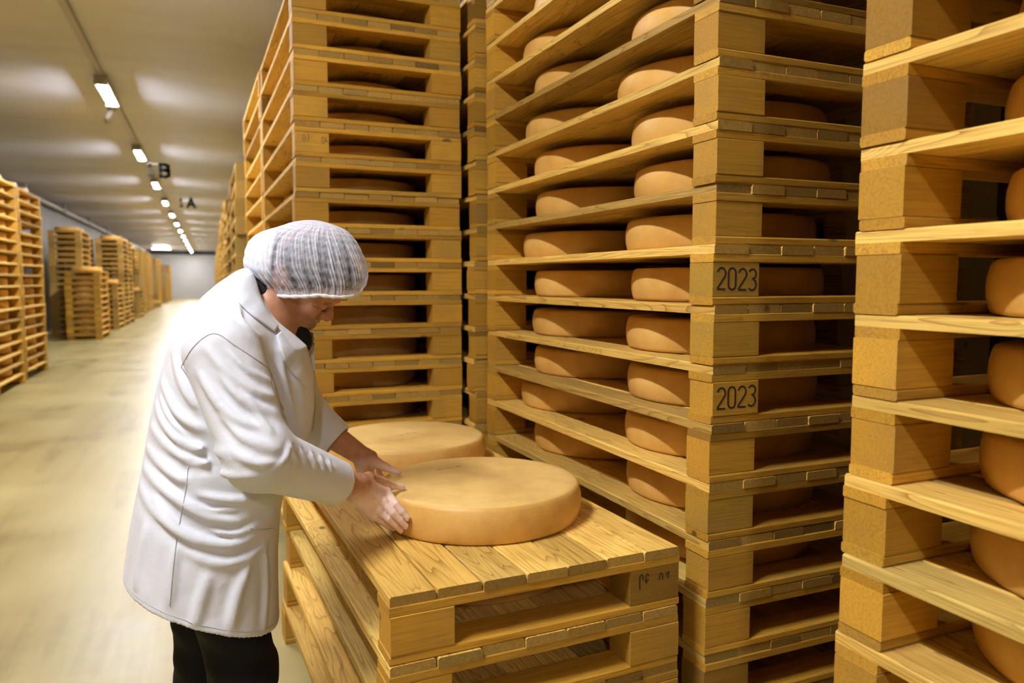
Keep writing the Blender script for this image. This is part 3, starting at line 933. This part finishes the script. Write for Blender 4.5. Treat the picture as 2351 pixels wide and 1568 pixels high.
FOLDS = [  # px polyline, amplitude (m), width (m)
    ([(470, 792), (520, 850), (590, 900), (632, 912)], 0.010, 0.014),
    ([(498, 850), (555, 915), (640, 955)], 0.011, 0.015),
    ([(455, 850), (500, 930), (575, 985)], 0.012, 0.015),
    ([(500, 950), (560, 1005), (640, 1035)], 0.010, 0.013),
    ([(530, 1035), (590, 1065), (645, 1060)], 0.008, 0.012),
    ([(612, 1092), (655, 1055), (668, 1018)], 0.010, 0.010),
    ([(560, 900), (600, 960), (630, 1000)], 0.007, 0.012),
    ([(668, 1022), (675.0, 1040.0), (684, 1058)], 0.009, 0.0075), ([(690, 1030), (697.0, 1046.0), (706, 1062)], 0.009, 0.0075),
    ([(713, 1036), (719.5, 1051.0), (728, 1066)], 0.009, 0.0075), ([(734, 1044), (739.5, 1057.0), (747, 1070)], 0.009, 0.0075), ([(754, 1054), (758.0, 1065.0), (764, 1076)], 0.009, 0.0075),
    ([(398, 800), (420, 890), (455, 940)], 0.009, 0.014),
    ([(372, 870), (405, 950), (470, 990)], 0.012, 0.014),
    ([(356, 920), (395, 1000), (455, 1030), (520, 1040)], 0.012, 0.014),
    ([(346, 975), (410, 1045), (470, 1062), (560, 1072)], 0.010, 0.013),
    ([(336, 1020), (390, 1085), (430, 1110)], 0.013, 0.014),
    ([(328, 1065), (390, 1135), (470, 1185), (560, 1200)], 0.013, 0.015),
    ([(320, 1105), (370, 1190), (440, 1235), (540, 1250), (620, 1200)], 0.013, 0.016),
    ([(440, 1072), (520, 1092), (600, 1092)], 0.008, 0.013),
    ([(450, 1135), (530, 1150), (630, 1140)], 0.009, 0.013),
    ([(470, 1215), (550, 1225), (632, 1175)], 0.009, 0.012),
    ([(390, 1240), (480, 1290), (560, 1285), (630, 1230)], 0.006, 0.016),
    ([(575, 1290), (545, 1370), (530, 1450)], 0.010, 0.018),
    ([(480, 1310), (455, 1400), (450, 1440)], 0.008, 0.018),
    ([(608, 1250), (612, 1340), (606, 1455)], 0.008, 0.014),
    ([(400, 1250), (392, 1330), (388, 1400)], 0.007, 0.016),
    ([(335, 1200), (318, 1290), (312, 1360)], 0.008, 0.018),
    ([(655, 800), (680, 860), (700, 930)], 0.006, 0.012), ([(640, 790), (652, 860), (668, 930), (680, 990)], 0.007, 0.012),
    ([(520, 800), (570, 850), (625, 880)], 0.007, 0.010), ([(480, 880), (530, 950), (600, 985)], 0.007, 0.010),
    ([(365, 905), (385, 960), (430, 1005)], 0.008, 0.010), ([(430, 1150), (480, 1170), (560, 1170)], 0.007, 0.010), ([(345, 1130), (400, 1210), (470, 1265)], 0.007, 0.012),
    ([(470, 690), (510, 700), (552, 700)], 0.005, 0.012), ([(545, 690), (560, 740), (600, 780)], 0.007, 0.012),
]
fold_data = []
for pts, amp, w in FOLDS:
    q = [march(coat_base, *p) for p in pts]
    q = [p for p in q if p is not None]
    if len(q) > 1:
        q = spline(q, 3*len(q))
        tt = np.linspace(0, 1, len(q))
        w = w*0.85; am = 1.65*amp*np.minimum(1, np.minimum(tt, 1-tt)*3.2 + 0.08)
        fold_data.append((q, am, w, q.min(0)-3*w, q.max(0)+3*w))
def coat_sdf(P):
    d = coat_base(P)
    for q, amp, w, lo, hi in fold_data:
        m = ((P > lo) & (P < hi)).all(1) & (np.abs(d) < 0.06)
        if m.any():
            Q = P[m]; best = np.full(len(Q), 1e9); aa = np.zeros(len(Q))
            for i in range(len(q)-1):
                ab = q[i+1]-q[i]
                t = np.clip(((Q-q[i]) @ ab)/max(ab @ ab, 1e-12), 0, 1)
                di = np.linalg.norm(Q - q[i] - t[:, None]*ab, axis=1)
                s_ = di < best
                best = np.where(s_, di, best); aa = np.where(s_, amp[i] + (amp[i+1]-amp[i])*t, aa)
            d[m] -= aa*(np.exp(-(best/w)**2) - 0.45*np.exp(-(best/(2.2*w))**2))
    return smax(d, -coat_hollows(P), 0.003)
v, f = surface_nets(coat_sdf, (-0.36, 1.62, 0.52), (0.48, 2.50, 1.60), 0.0045)
part('coat', np_mesh('coat', v-ORG, f, M_COAT), 'white cotton work coat, creased at waist and elbow')

def on_coat(pts, n, lift):
    q = [march(coat_sdf, *p) for p in spline(np.array(pts, float), n)]
    q = np.array([p for p in q if p is not None])
    toward = (CAM - q); toward /= np.linalg.norm(toward, axis=1)[:, None]
    return q + toward*lift
def seam(pts, n, r=0.0011, mat=None):
    q = on_coat(pts, n, 0.0003) - ORG
    sv, sf = tube([tuple(p) for p in q], r, 5)
    part('seam', mesh_from('seam', sv, sf, mat or M_SEAM, True))
seam([(416, 842), (446, 794), (492, 765), (541, 794), (590, 826), (618, 848), (632, 899), (652, 941)], 30)
seam([(432, 1070), (428, 1110), (420, 1160), (410, 1210), (400, 1280), (394, 1340), (390, 1390)], 24)
def girdle(dz, n=90):
    """closed line round the skirt of the coat, dz above the hem"""
    out = []
    for i in range(n+1):
        an = 2*math.pi*i/n
        zz = 0.0; r = 0.0
        cx = -0.03
        lo_r, hi_r = 0.05, 0.40
        for _ in range(22):
            r = (lo_r+hi_r)/2
            x = cx + r*math.cos(an); y = YM + r*math.sin(an)
            zz = HEM_A[2] + (x-HEM_A[0])*(HEM_B[2]-HEM_A[2])/(HEM_B[0]-HEM_A[0]) + dz
            if coat_base(np.array([[x, y, zz]]))[0] < 0: lo_r = r
            else: hi_r = r
        # settle on the creased surface
        c_ = np.array([math.cos(an), math.sin(an), 0.0]); p = np.array([cx + r*math.cos(an), YM + r*math.sin(an), zz])
        for _ in range(6): p = p - c_*coat_sdf(p[None])[0]*0.8
        out.append(tuple(p - ORG))
    return out
sv, sf = tube(girdle(0.016), 0.0010, 5, caps=False)
part('hem_stitching', mesh_from('hem_stitching', sv, sf, M_SEAM, True))
seam([(716, 800), (722, 870), (724, 930), (718, 990)], 14, 0.0016)
seam([(575, 1212), (600, 1216), (628, 1213)], 8)
# collar and lapel: thick folded cloth lying on the shoulders
def cloth_strip(name, inner, outer, n, li, lo_, label):
    a = on_coat(inner, n, li); b = on_coat(outer, n, lo_)
    m = min(len(a), len(b)); a, b = a[:m], b[:m]
    V, Fc = [], []
    K = 6
    for i in range(m):
        for j in range(K):
            t = j/(K-1)
            p = a[i]*(1-t) + b[i]*t
            c_ = CAM-p; c_ /= np.linalg.norm(c_)
            V.append(p + c_*0.006*math.sin(math.pi*min(1, t*1.05)) - ORG)
    for i in range(m):
        for j in range(K):
            p = V[i*K+j] + ORG
            c_ = CAM-p; c_ /= np.linalg.norm(c_)
            V.append(p - c_*0.005 - ORG)
    off = m*K
    for i in range(m-1):
        for j in range(K-1):
            q = (i*K+j, i*K+j+1, (i+1)*K+j+1, (i+1)*K+j)
            Fc.append(q); Fc.append(tuple(off+x for x in q[::-1]))
    rim = [i*K for i in range(m)] + [(m-1)*K+j for j in range(1, K)] + [i*K+K-1 for i in range(m-2, -1, -1)] + [j for j in range(K-2, 0, -1)]
    for x, y in zip(rim, rim[1:]+rim[:1]): Fc.append((x, off+x, off+y, y))
    me = mesh_from(name, V, Fc, M_COAT, True)
    bm = bmesh.new(); bm.from_mesh(me); bmesh.ops.recalc_face_normals(bm, faces=bm.faces); bm.to_mesh(me); bm.free()
    part(name, me, label)
cloth_strip('collar', [(580, 626), (590, 652), (600, 686), (617, 718), (640, 750)], [(543, 642), (540, 680), (562, 710), (596, 738), (632, 764)], 18, 0.016, 0.005, 'turned-down white coat collar')
cloth_strip('lapel', [(645, 760), (664, 786), (686, 814), (714, 868)], [(634, 770), (644, 800), (658, 842), (702, 890)], 16, 0.008, 0.004, 'white coat lapel')

# far lapel, on the other side of the neck opening
fl_px = [(696, 764), (708, 760), (719, 764), (722, 800), (723, 850), (712, 868), (704, 820)]
fl = [A(x, y, YM+0.075 - 0.0006*(y-760)) for x, y in fl_px]
Vv = [tuple(p-ORG) for p in fl] + [tuple(p-ORG+np.array([0.0, 0.012, 0])) for p in fl]
nn = len(fl)
Ff = [tuple(range(nn)), tuple(range(2*nn-1, nn-1, -1))] + [(i, nn+i, nn+(i+1) % nn, (i+1) % nn) for i in range(nn)]
part('lapel', mesh_from('lapel', Vv, Ff, M_COAT), 'far white coat lapel')
for q in ([(712, 768), (716, 764), (718, 769), (714, 774)], [(714, 776), (719, 774), (720, 780), (716, 784)], [(718, 786), (721, 790), (718, 794)]):
    pts = [A(x, y, YM+0.073 - 0.0006*(y-760)) - ORG for x, y in q]
    sv, sf = tube([tuple(p) for p in spline(pts, 10)], 0.0009, 5)
    part('embroidered_mark', mesh_from('embroidered_mark', sv, sf, M_BLACK, True), 'small dark curl stitched on the lapel')

# ---- shirt under the coat
def shirt_sdf(P):
    d = capsule(P, A(606, 694, YM), A(676, 782, YM), 0.073, 0.046)
    d = smin(d, capsule(P, A(600, 664, YM), A(610, 700, YM), 0.062, 0.068), 0.02)
    return d
v, f = surface_nets(shirt_sdf, (-0.05, 1.9, 1.2), (0.42, 2.25, 1.58), 0.0045)
part('shirt', np_mesh('shirt', v-ORG, f, M_SHIRT), 'black shirt collar showing at the neck')

# ---- head
HP = math.radians(44)
FW = np.array([math.cos(HP), 0, -math.sin(HP)]); UP = np.array([math.sin(HP), 0, math.cos(HP)]); LT = np.array([0, 1.0, 0])
HAX = np.stack([FW, LT, UP])
def M(px, py, dy=0.0): 
    p = A(px, py, YM); return p + np.array([0, dy, 0])
def head_sdf(P):
    d = ellipsoid(P, M(714, 596), (0.106, 0.083, 0.096), HAX)
    d = smin(d, ellipsoid(P, M(712, 672), (0.054, 0.066, 0.060), HAX), 0.03)        # mid face
    d = smin(d, ellipsoid(P, M(768, 670), (0.028, 0.056, 0.026), HAX), 0.02)        # forehead and brow
    d = smin(d, capsule(P, M(664, 690), M(697, 730), 0.044, 0.024), 0.025)          # lower face
    for s in (-1, 1):
        d = smin(d, capsule(P, M(636, 680, 0.056*s), M(690, 736, 0.018*s), 0.022, 0.018), 0.022)   # jaw
        d = smin(d, ellipsoid(P, M(706, 708, 0.040*s), (0.027, 0.023, 0.026), HAX), 0.016)         # cheek
        d = smin(d, capsule(P, M(768, 688, 0.012*s), M(736, 678, 0.048*s), 0.011, 0.010), 0.012)   # brow ridge
        d = smax(d, -ellipsoid(P, M(748, 706, 0.034*s), (0.011, 0.020, 0.011), HAX), 0.010)        # eye socket
        d = smin(d, ellipsoid(P, M(735, 700, 0.033*s), (0.0130, 0.0165, 0.0130), HAX), 0.003)      # lidded eye
        d = smin(d, capsule(P, M(727, 709, 0.024*s), M(714, 700, 0.050*s), 0.0065, 0.005), 0.006)  # lower lid
        d = smax(d, -capsule(P, M(742, 728, 0.028*s), M(712, 736, 0.042*s), 0.0022), 0.006)        # fold beside the mouth
        d = smin(d, ellipsoid(P, M(738, 724, 0.0150*s), (0.0125, 0.0085, 0.0105), HAX), 0.005)     # nostril wing
        d = smax(d, -ellipsoid(P, M(739, 734, 0.0085*s), (0.004, 0.004, 0.004), HAX), 0.003)       # nostril
    d = smin(d, capsule(P, M(757, 698), M(754, 720), 0.0100, 0.0130), 0.009)         # nose bridge
    d = smin(d, ellipsoid(P, M(751, 725), (0.0160, 0.0150, 0.0150), HAX), 0.007)     # nose tip
    d = smin(d, ellipsoid(P, M(716, 726), (0.019, 0.029, 0.022), HAX), 0.012)        # muzzle
    d = smin(d, capsule(P, M(725, 736, -0.018), M(725, 736, 0.018), 0.0085), 0.005)  # moustache lip
    d = smin(d, capsule(P, M(717, 744, -0.014), M(717, 744, 0.014), 0.0080), 0.005)  # lower lip
    d = smin(d, ellipsoid(P, M(705, 743), (0.020, 0.023, 0.015), HAX), 0.010)        # chin
    d = smax(d, -capsule(P, M(727, 743, -0.028), M(727, 743, 0.028), 0.0024), 0.003) # mouth line
    for s in (-1, 1):                                                                # ears
        ax = np.stack([FW*0.80+UP*0.6, LT, UP*0.80-FW*0.6])
        e = ellipsoid(P, M(636, 634, 0.080*s), (0.019, 0.010, 0.032), ax)
        e = smax(e, -ellipsoid(P, M(640, 634, 0.092*s), (0.010, 0.011, 0.021), ax), 0.005)
        d = smin(d, e, 0.008)
        d = smin(d, capsule(P, M(640, 650, 0.060*s), M(636, 690, 0.052*s), 0.026, 0.024), 0.02)
    return d
def neck_sdf(P):
    d = capsule(P, M(650, 662), M(596, 738), 0.058, 0.064)
    d = smin(d, capsule(P, M(596, 745), M(560, 850), 0.10, 0.12), 0.05)
    for S, s in ((SR, -1), (SL, 1)):
        d = smin(d, capsule(P, M(585, 790), S, 0.07, 0.058), 0.04)
    return d
# ---- hands
def cyl_hit(px, py, R):
    r = view_ray(px, py); c = np.array([0.750, 2.131]); 
    a = r[:2] @ r[:2]; b = -2*(r[:2] @ c); cc = c @ c - R*R
    disc = b*b-4*a*cc
    t = (-b - math.sqrt(max(disc, 0)))/(2*a)
    return CAM + r*t
RW = A(806, 1113, 1.94)
def finger(p0, p3, bend, r0, r1):
    """four joints from knuckle to tip, bowed by 'bend' (vector)"""
    p0 = np.asarray(p0); p3 = np.asarray(p3)
    ts = (0, 0.46, 0.76, 1.0)
    return [(p0 + (p3-p0)*t + np.asarray(bend)*math.sin(math.pi*t)*1.0, r0 + (r1-r0)*t) for t in ts]
tip = [cyl_hit(935, 1188, 0.3175), cyl_hit(931, 1207, 0.3175), cyl_hit(920, 1217, 0.320), cyl_hit(903, 1214, 0.324)]
mcp = [A(888, 1130, 1.985), A(878, 1151, 1.972), A(867, 1169, 1.968), A(856, 1184, 1.972)]
RFING = [finger(mcp[i], tip[i] + np.array([0, 0, 0.0]), np.array([-0.004, -0.009, 0.004]), (0.0116, 0.0120, 0.0113, 0.0100)[i], (0.0086, 0.0089, 0.0084, 0.0074)[i]) for i in range(4)]
th0, th1, th2, th3 = A(845, 1098, 1.985), A(876, 1106, 2.03), A(902, 1116, 2.075), A(924, 1121, 2.09)
th3 = np.array([th3[0], th3[1], 0.9165]); th2[2] = max(th2[2], 0.922)
RTHUMB = [(th0, 0.016), (th1, 0.0135), (th2, 0.0108), (th3, 0.0088)]
def chain(P, ch, k=0.002):
    d = None
    for (a, ra), (b, rb) in zip(ch[:-1], ch[1:]):
        c_ = capsule(P, a, b, ra, rb)
        d = c_ if d is None else smin(d, c_, k)
    return d
def hand_sdf(P, W, mc, fingers, thumb, arm, rw):
    d = capsule(P, arm, W, 0.040, rw)
    for i, m in enumerate(mc):
        root = W + (m-W)*0.18 + (mc[i]-np.mean(mc, 0))*0.35
        d = smin(d, capsule(P, root, m, 0.017, 0.0120), 0.014)
        d = smin(d, capsule(P, W, root, rw*0.80, 0.017), 0.014)
    d = smin(d, capsule(P, W + (thumb[0][0]-W)*0.3, thumb[0][0], 0.020, 0.017), 0.014)
    for m in mc: d = smin(d, ellipsoid(P, m, (0.0125, 0.0125, 0.0125)), 0.006)
    fd = None
    for ch in fingers:
        c_ = chain(P, ch)
        fd = c_ if fd is None else np.minimum(fd, c_)
    d = smin(d, fd, 0.006)
    d = smin(d, chain(P, thumb, 0.004), 0.007)
    return d
# left hand: thumb on the rim, fingers down the far-left side of the wheel
LW = A(838, 1052, 2.285)
lmc = [A(876, 1072, 2.33), A(868, 1080, 2.345), A(860, 1088, 2.355), A(853, 1096, 2.36)]
def side_pt(ang, z, R=0.3175): return np.array([0.750 + R*math.cos(math.radians(ang)), 2.131 + R*math.sin(math.radians(ang)), z])
ltip = [side_pt(137, 0.852), side_pt(144, 0.842), side_pt(150, 0.838), side_pt(155, 0.842)]
lmc = [side_pt(138, 0.925, 0.352), side_pt(144, 0.920, 0.360), side_pt(150, 0.913, 0.365), side_pt(156, 0.905, 0.366)]
LFING = [finger(lmc[i], ltip[i], np.array([-0.010, 0.006, 0.0]), 0.0102, 0.0078) for i in range(4)]
lth = [A(862, 1062, 2.27), A(884, 1072, 2.27), A(902, 1080, 2.265), A(914, 1085, 2.26)]
lth[3][2] = 0.9160; lth[2][2] = max(lth[2][2], 0.922)
LTHUMB = [(lth[0], 0.0165), (lth[1], 0.0135), (lth[2], 0.0105), (lth[3], 0.0085)]
def boxd(P, lo, hi):
    return ((P > np.asarray(lo)) & (P < np.asarray(hi))).all(1)
G_HEAD = (np.array([0.02, 1.93, 1.33]), np.array([0.42, 2.19, 1.70]))
def group_eval(P, d, lo, hi, fn, k):
    m = boxd(P, lo, hi)
    if m.any():
        d[m] = smin(d[m], fn(P[m]), k)
    return d
rh_pts = np.array([RW] + mcp + tip + [t[0] for t in RTHUMB] + [CR_]); lh_pts = np.array([LW] + lmc + ltip + lth + [CL_])
def body_sdf(P):
    d = neck_sdf(P)
    d = smin(d, capsule(P, SR, ER, 0.055, 0.044), 0.02); d = smin(d, capsule(P, ER, CR_ - (CR_-ER)*0.25, 0.044, 0.036), 0.02)
    d = smin(d, capsule(P, SL, EL, 0.052, 0.042), 0.02); d = smin(d, capsule(P, EL, CL_ - (CL_-EL)*0.25, 0.042, 0.036), 0.02)
    d = group_eval(P, d, M(560, 780)-np.array([0.02, 0.16, 0.02]), M(850, 490)+np.array([0.05, 0.16, 0.05]), head_sdf, 0.02)
    d = group_eval(P, d, rh_pts.min(0)-0.06, rh_pts.max(0)+0.06, lambda Q: hand_sdf(Q, RW, mcp, RFING, RTHUMB, CR_-(CR_-ER)*0.25, 0.029), 0.012)
    d = group_eval(P, d, lh_pts.min(0)-0.06, lh_pts.max(0)+0.06, lambda Q: hand_sdf(Q, LW, lmc, LFING, LTHUMB, CL_-(CL_-EL)*0.25, 0.029), 0.012)
    return d
v, f = surface_nets(body_sdf, (-0.14, 1.66, 0.80), (0.60, 2.50, 1.70), 0.0022)
me = np_mesh('body', v-ORG, f, M_SKIN)
# tint: beard, painted lit tone of the hands, lips
tint = np.zeros((len(v), 4), np.float32); tint[:, 3] = 1
gz = lambda px, py, r, dy=0.0: np.exp(-(np.linalg.norm((v - M(px, py))*np.array([1, 0.45, 1]), axis=1)/r)**2)
bd = np.maximum.reduce([gz(712, 746, 0.024)*1.0, gz(725, 735, 0.013)*0.9, gz(692, 738, 0.028)*0.7, gz(664, 718, 0.030)*0.55, gz(645, 696, 0.026)*0.5, gz(642, 668, 0.014)*0.6])
tint[:, 0] = np.clip(bd, 0, 1)
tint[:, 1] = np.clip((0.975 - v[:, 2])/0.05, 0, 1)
tint[:, 2] = gz(722, 742, 0.005)
ca = me.color_attributes.new('tint', 'FLOAT_COLOR', 'POINT'); ca.data.foreach_set('color', tint.ravel())
body = part('body', me)
# eyelashes, brows, nails
def head_hit(px, py): return march(head_sdf, px, py)
for pts, r, nm in (([(717, 701), (726, 705), (736, 708)], 0.0007, 'eyelash_line'),):
    q = [head_hit(*p) for p in spline(np.array(pts, float), 8)]
    q = [p for p in q if p is not None]
    if len(q) > 2:
        sv, sf = tube([tuple(p-ORG) for p in q], r, 6)
        part(nm, mesh_from(nm, sv, sf, M_LASH, True))
# nails of the right hand
k = NT('nail'); M_NAIL = k.out(c4(0.80, 0.60, 0.54), rough=0.3, spec=0.5)
for i in range(4):
    (a0, _), (b0, rb) = RFING[i][2], RFING[i][3]
    dirn = (b0-a0)/np.linalg.norm(b0-a0)
    outw = b0[:2] - np.array([0.750, 2.131]); outw = np.array([outw[0], outw[1], 0.0]); outw /= np.linalg.norm(outw)
    outw = outw - dirn*(outw @ dirn); outw /= np.linalg.norm(outw); sidev = np.cross(dirn, outw)
    nvv, nff = [], []
    for r_ in range(5):
        for c_ in range(5):
            t, s_ = (r_/4-0.3)*0.010, (c_/4-0.5)*2*rb*0.72
            h_ = math.sqrt(max((rb+0.0006)**2 - s_*s_, 0.0)) - 0.0012*max(0, r_-3)
            nvv.append(tuple(b0 + dirn*t + sidev*s_*(1-0.25*max(0, r_-3)) + outw*h_ - ORG))
    for r_ in range(4):
        for c_ in range(4):
            nff.append((r_*5+c_, r_*5+c_+1, r_*5+c_+6, r_*5+c_+5))
    link('fingernail', mesh_from('fingernail', nvv, nff, M_NAIL, True), body)
# ---- hair under the net
def hair_sdf(P):
    d = ellipsoid(P, M(717, 601), (0.108, 0.088, 0.096), HAX)
    d = smin(d, ellipsoid(P, M(705, 640), (0.085, 0.086, 0.050)), 0.02)
    d = smin(d, ellipsoid(P, M(790, 628), (0.036, 0.062, 0.034), HAX), 0.03)
    cut = (P - M(700, 664)) @ np.array([0.02, 0, -1.0])      # keep what lies above the hair line
    return smax(d, cut, 0.012)
v, f = surface_nets(hair_sdf, (-0.02, 1.9, 1.42), (0.46, 2.22, 1.74), 0.0045)
part('hair', np_mesh('hair', v-ORG, f, M_HAIR), 'short dark grey hair under the net')
# ---- hair net
net_rows = [(650, 609, 826, 0.106), (636, 598, 835, 0.109), (618, 575, 840, 0.112), (600, 560, 838, 0.112), (580, 562, 831, 0.110), (560, 567, 822, 0.104), (545, 576, 813, 0.096),
            (534, 590, 804, 0.087), (526, 612, 795, 0.079), (521, 634, 785, 0.070), (515, 653, 770, 0.057), (510, 669, 752, 0.042), (506, 692, 735, 0.022), (505, 710, 719, 0.003)]
NA = 460
nr = np.array(net_rows, float)
ts = np.linspace(0, len(nr)-1, 60)
rowz = np.stack([np.interp(ts, np.arange(len(nr)), nr[:, i]) for i in range(4)], 1)
# smooth the profile a little
for _ in range(3): rowz[1:-1] = 0.25*rowz[:-2] + 0.5*rowz[1:-1] + 0.25*rowz[2:]
nv, dens = [], []
nrng = np.random.RandomState(3)
ph = nrng.rand(6)*6.28
for i, (py, xl, xr, b) in enumerate(rowz):
    t = i/(len(rowz)-1)
    pa, pb = A(xl, py, YM), A(xr, py, YM)
    cx, ax, z = (pa[0]+pb[0])/2, (pb[0]-pa[0])/2, pa[2]
    fade = (1-t)**0.8
    for j in range(NA):
        al = 2*math.pi*j/NA
        ca_, sa_ = math.cos(al), math.sin(al)
        pl = math.sin(62*al + ph[0] + 2.2*math.sin(3*al) + 1.5*math.sin(5*t)) + 0.7*math.sin(41*al + ph[1] + 5*t) + 0.5*math.sin(87*al + ph[2] - 7*t)
        pl = abs(pl)*1.3 - 0.9
        cr = math.sin(29*al + 33*t + ph[3])*math.sin(23*al - 47*t + ph[4]) + 0.6*math.sin(47*al - 61*t + ph[5])*math.sin(13*al + 71*t)
        r = 1 + (0.012*pl*fade + 0.008*cr)*min(1, t*14+0.15)*min(1.0, (1-t)*6)
        e = 2.2 + 0.9*(1-t)**1.5
        q = (abs(ca_)**e + abs(sa_)**e)**(-1/e)
        x = cx + ax*ca_*q*r; y = YM + b*sa_*q*r
        # the rim hangs lower over the temples and the forehead
        sag = 0.030*max(0.0, abs(sa_))**1.2 + 0.022*max(0.0, ca_)*(abs(sa_)) + 0.016*max(0.0, -ca_)
        nv.append((x, y - YM, z - sag*(1-t)**2.2))
        rear = min(1, max(0, (0.148 - x + 0.25*max(0, z-1.56))/0.014))
        dn = 0.30 + 0.40*min(1, t*1.5) + (0.24*pl - 0.02)*fade + 0.14*cr + 0.60*rear + 0.60*max(0, 1-t*16)
        dens.append(min(1.0, max(0.1, dn)))
nf = []
for i in range(len(rowz)-1):
    for j in range(NA):
        j2 = (j+1) % NA
        nf.append((i*NA+j, i*NA+j2, (i+1)*NA+j2, (i+1)*NA+j))
nf.append(tuple((len(rowz)-1)*NA + j for j in range(NA)))
me = mesh_from('hair_net', nv, nf, M_NET, True)
at = me.attributes.new('dens', 'FLOAT', 'POINT'); at.data.foreach_set('value', np.array(dens, np.float32))
net = part('hair_net', me, 'white gathered fleece hair net')
rim = [nv[j] for j in range(NA)]
# elastic rim as a closed tube
RV, RF = [], []
for j in range(NA):
    p = Vector(rim[j]); t = (Vector(rim[(j+1) % NA]) - Vector(rim[j-1])).normalized()
    a_ = t.cross(Vector((0, 0, 1))).normalized(); b_ = t.cross(a_)
    rr = 0.0032*(1 + 0.18*math.sin(j*0.45))
    for k_ in range(8):
        an = 2*math.pi*k_/8
        RV.append(p + (a_*math.cos(an)*0.7 + b_*math.sin(an)*1.5)*rr)
for j in range(NA):
    j2 = (j+1) % NA
    for k_ in range(8):
        k2 = (k_+1) % 8
        RF.append((j*8+k_, j*8+k2, j2*8+k2, j2*8+k_))
k = NT('net_elastic'); mel = k.out(c4(0.80, 0.80, 0.84), rough=0.8, spec=0.2)
el = link('elastic_band', mesh_from('elastic_band', RV, RF, mel, True), net)

# ---- trousers and shoes
HIPL, HIPR = np.array([-0.02, YM+0.09, 0.95]), np.array([-0.02, YM-0.09, 0.95])
KR, KL = A(560, 1540, YM-0.10), A(475, 1560, YM+0.10)
AR, AL_ = np.array([KR[0]-0.06, YM-0.12, 0.09]), np.array([KL[0]-0.08, YM+0.12, 0.09])
def trouser_sdf(P):
    d = ellipsoid(P, (-0.02, YM, 0.93), (0.135, 0.165, 0.14))
    for H, K, An in ((HIPR, KR, AR), (HIPL, KL, AL_)):
        d = smin(d, capsule(P, H, K, 0.105, 0.078), 0.03)
        d = smin(d, capsule(P, K, An, 0.078, 0.072), 0.03)
    wr = 0.006*np.sin(P[:, 2]*60 + P[:, 0]*25)*np.sin(P[:, 1]*30+1.0)
    d = d - wr
    d = np.maximum(d, 0.035 - P[:, 2])
    return np.maximum(d, P[:, 2] - 1.0)
v, f = surface_nets(trouser_sdf, (-0.35, 1.74, 0.02), (0.30, 2.40, 1.06), 0.008)
part('trousers', np_mesh('trousers', v-ORG, f, M_TROUSER), 'black trousers')
for An in (AR, AL_):
    def shoe_sdf(P, An=An):
        d = capsule(P, An+np.array([-0.03, 0, -0.045]), An+np.array([0.15, 0, -0.055]), 0.045, 0.036)
        d = smin(d, capsule(P, An+np.array([-0.01, 0, 0.01]), An+np.array([0.0, 0, -0.03]), 0.045, 0.045), 0.02)
        return np.maximum(d, 0.0 - P[:, 2])
    v, f = surface_nets(shoe_sdf, An-np.array([0.12, 0.09, 0.10]), An+np.array([0.26, 0.09, 0.08]), 0.007)
    part('shoe', np_mesh('shoe', v-ORG, f, M_SHOE))
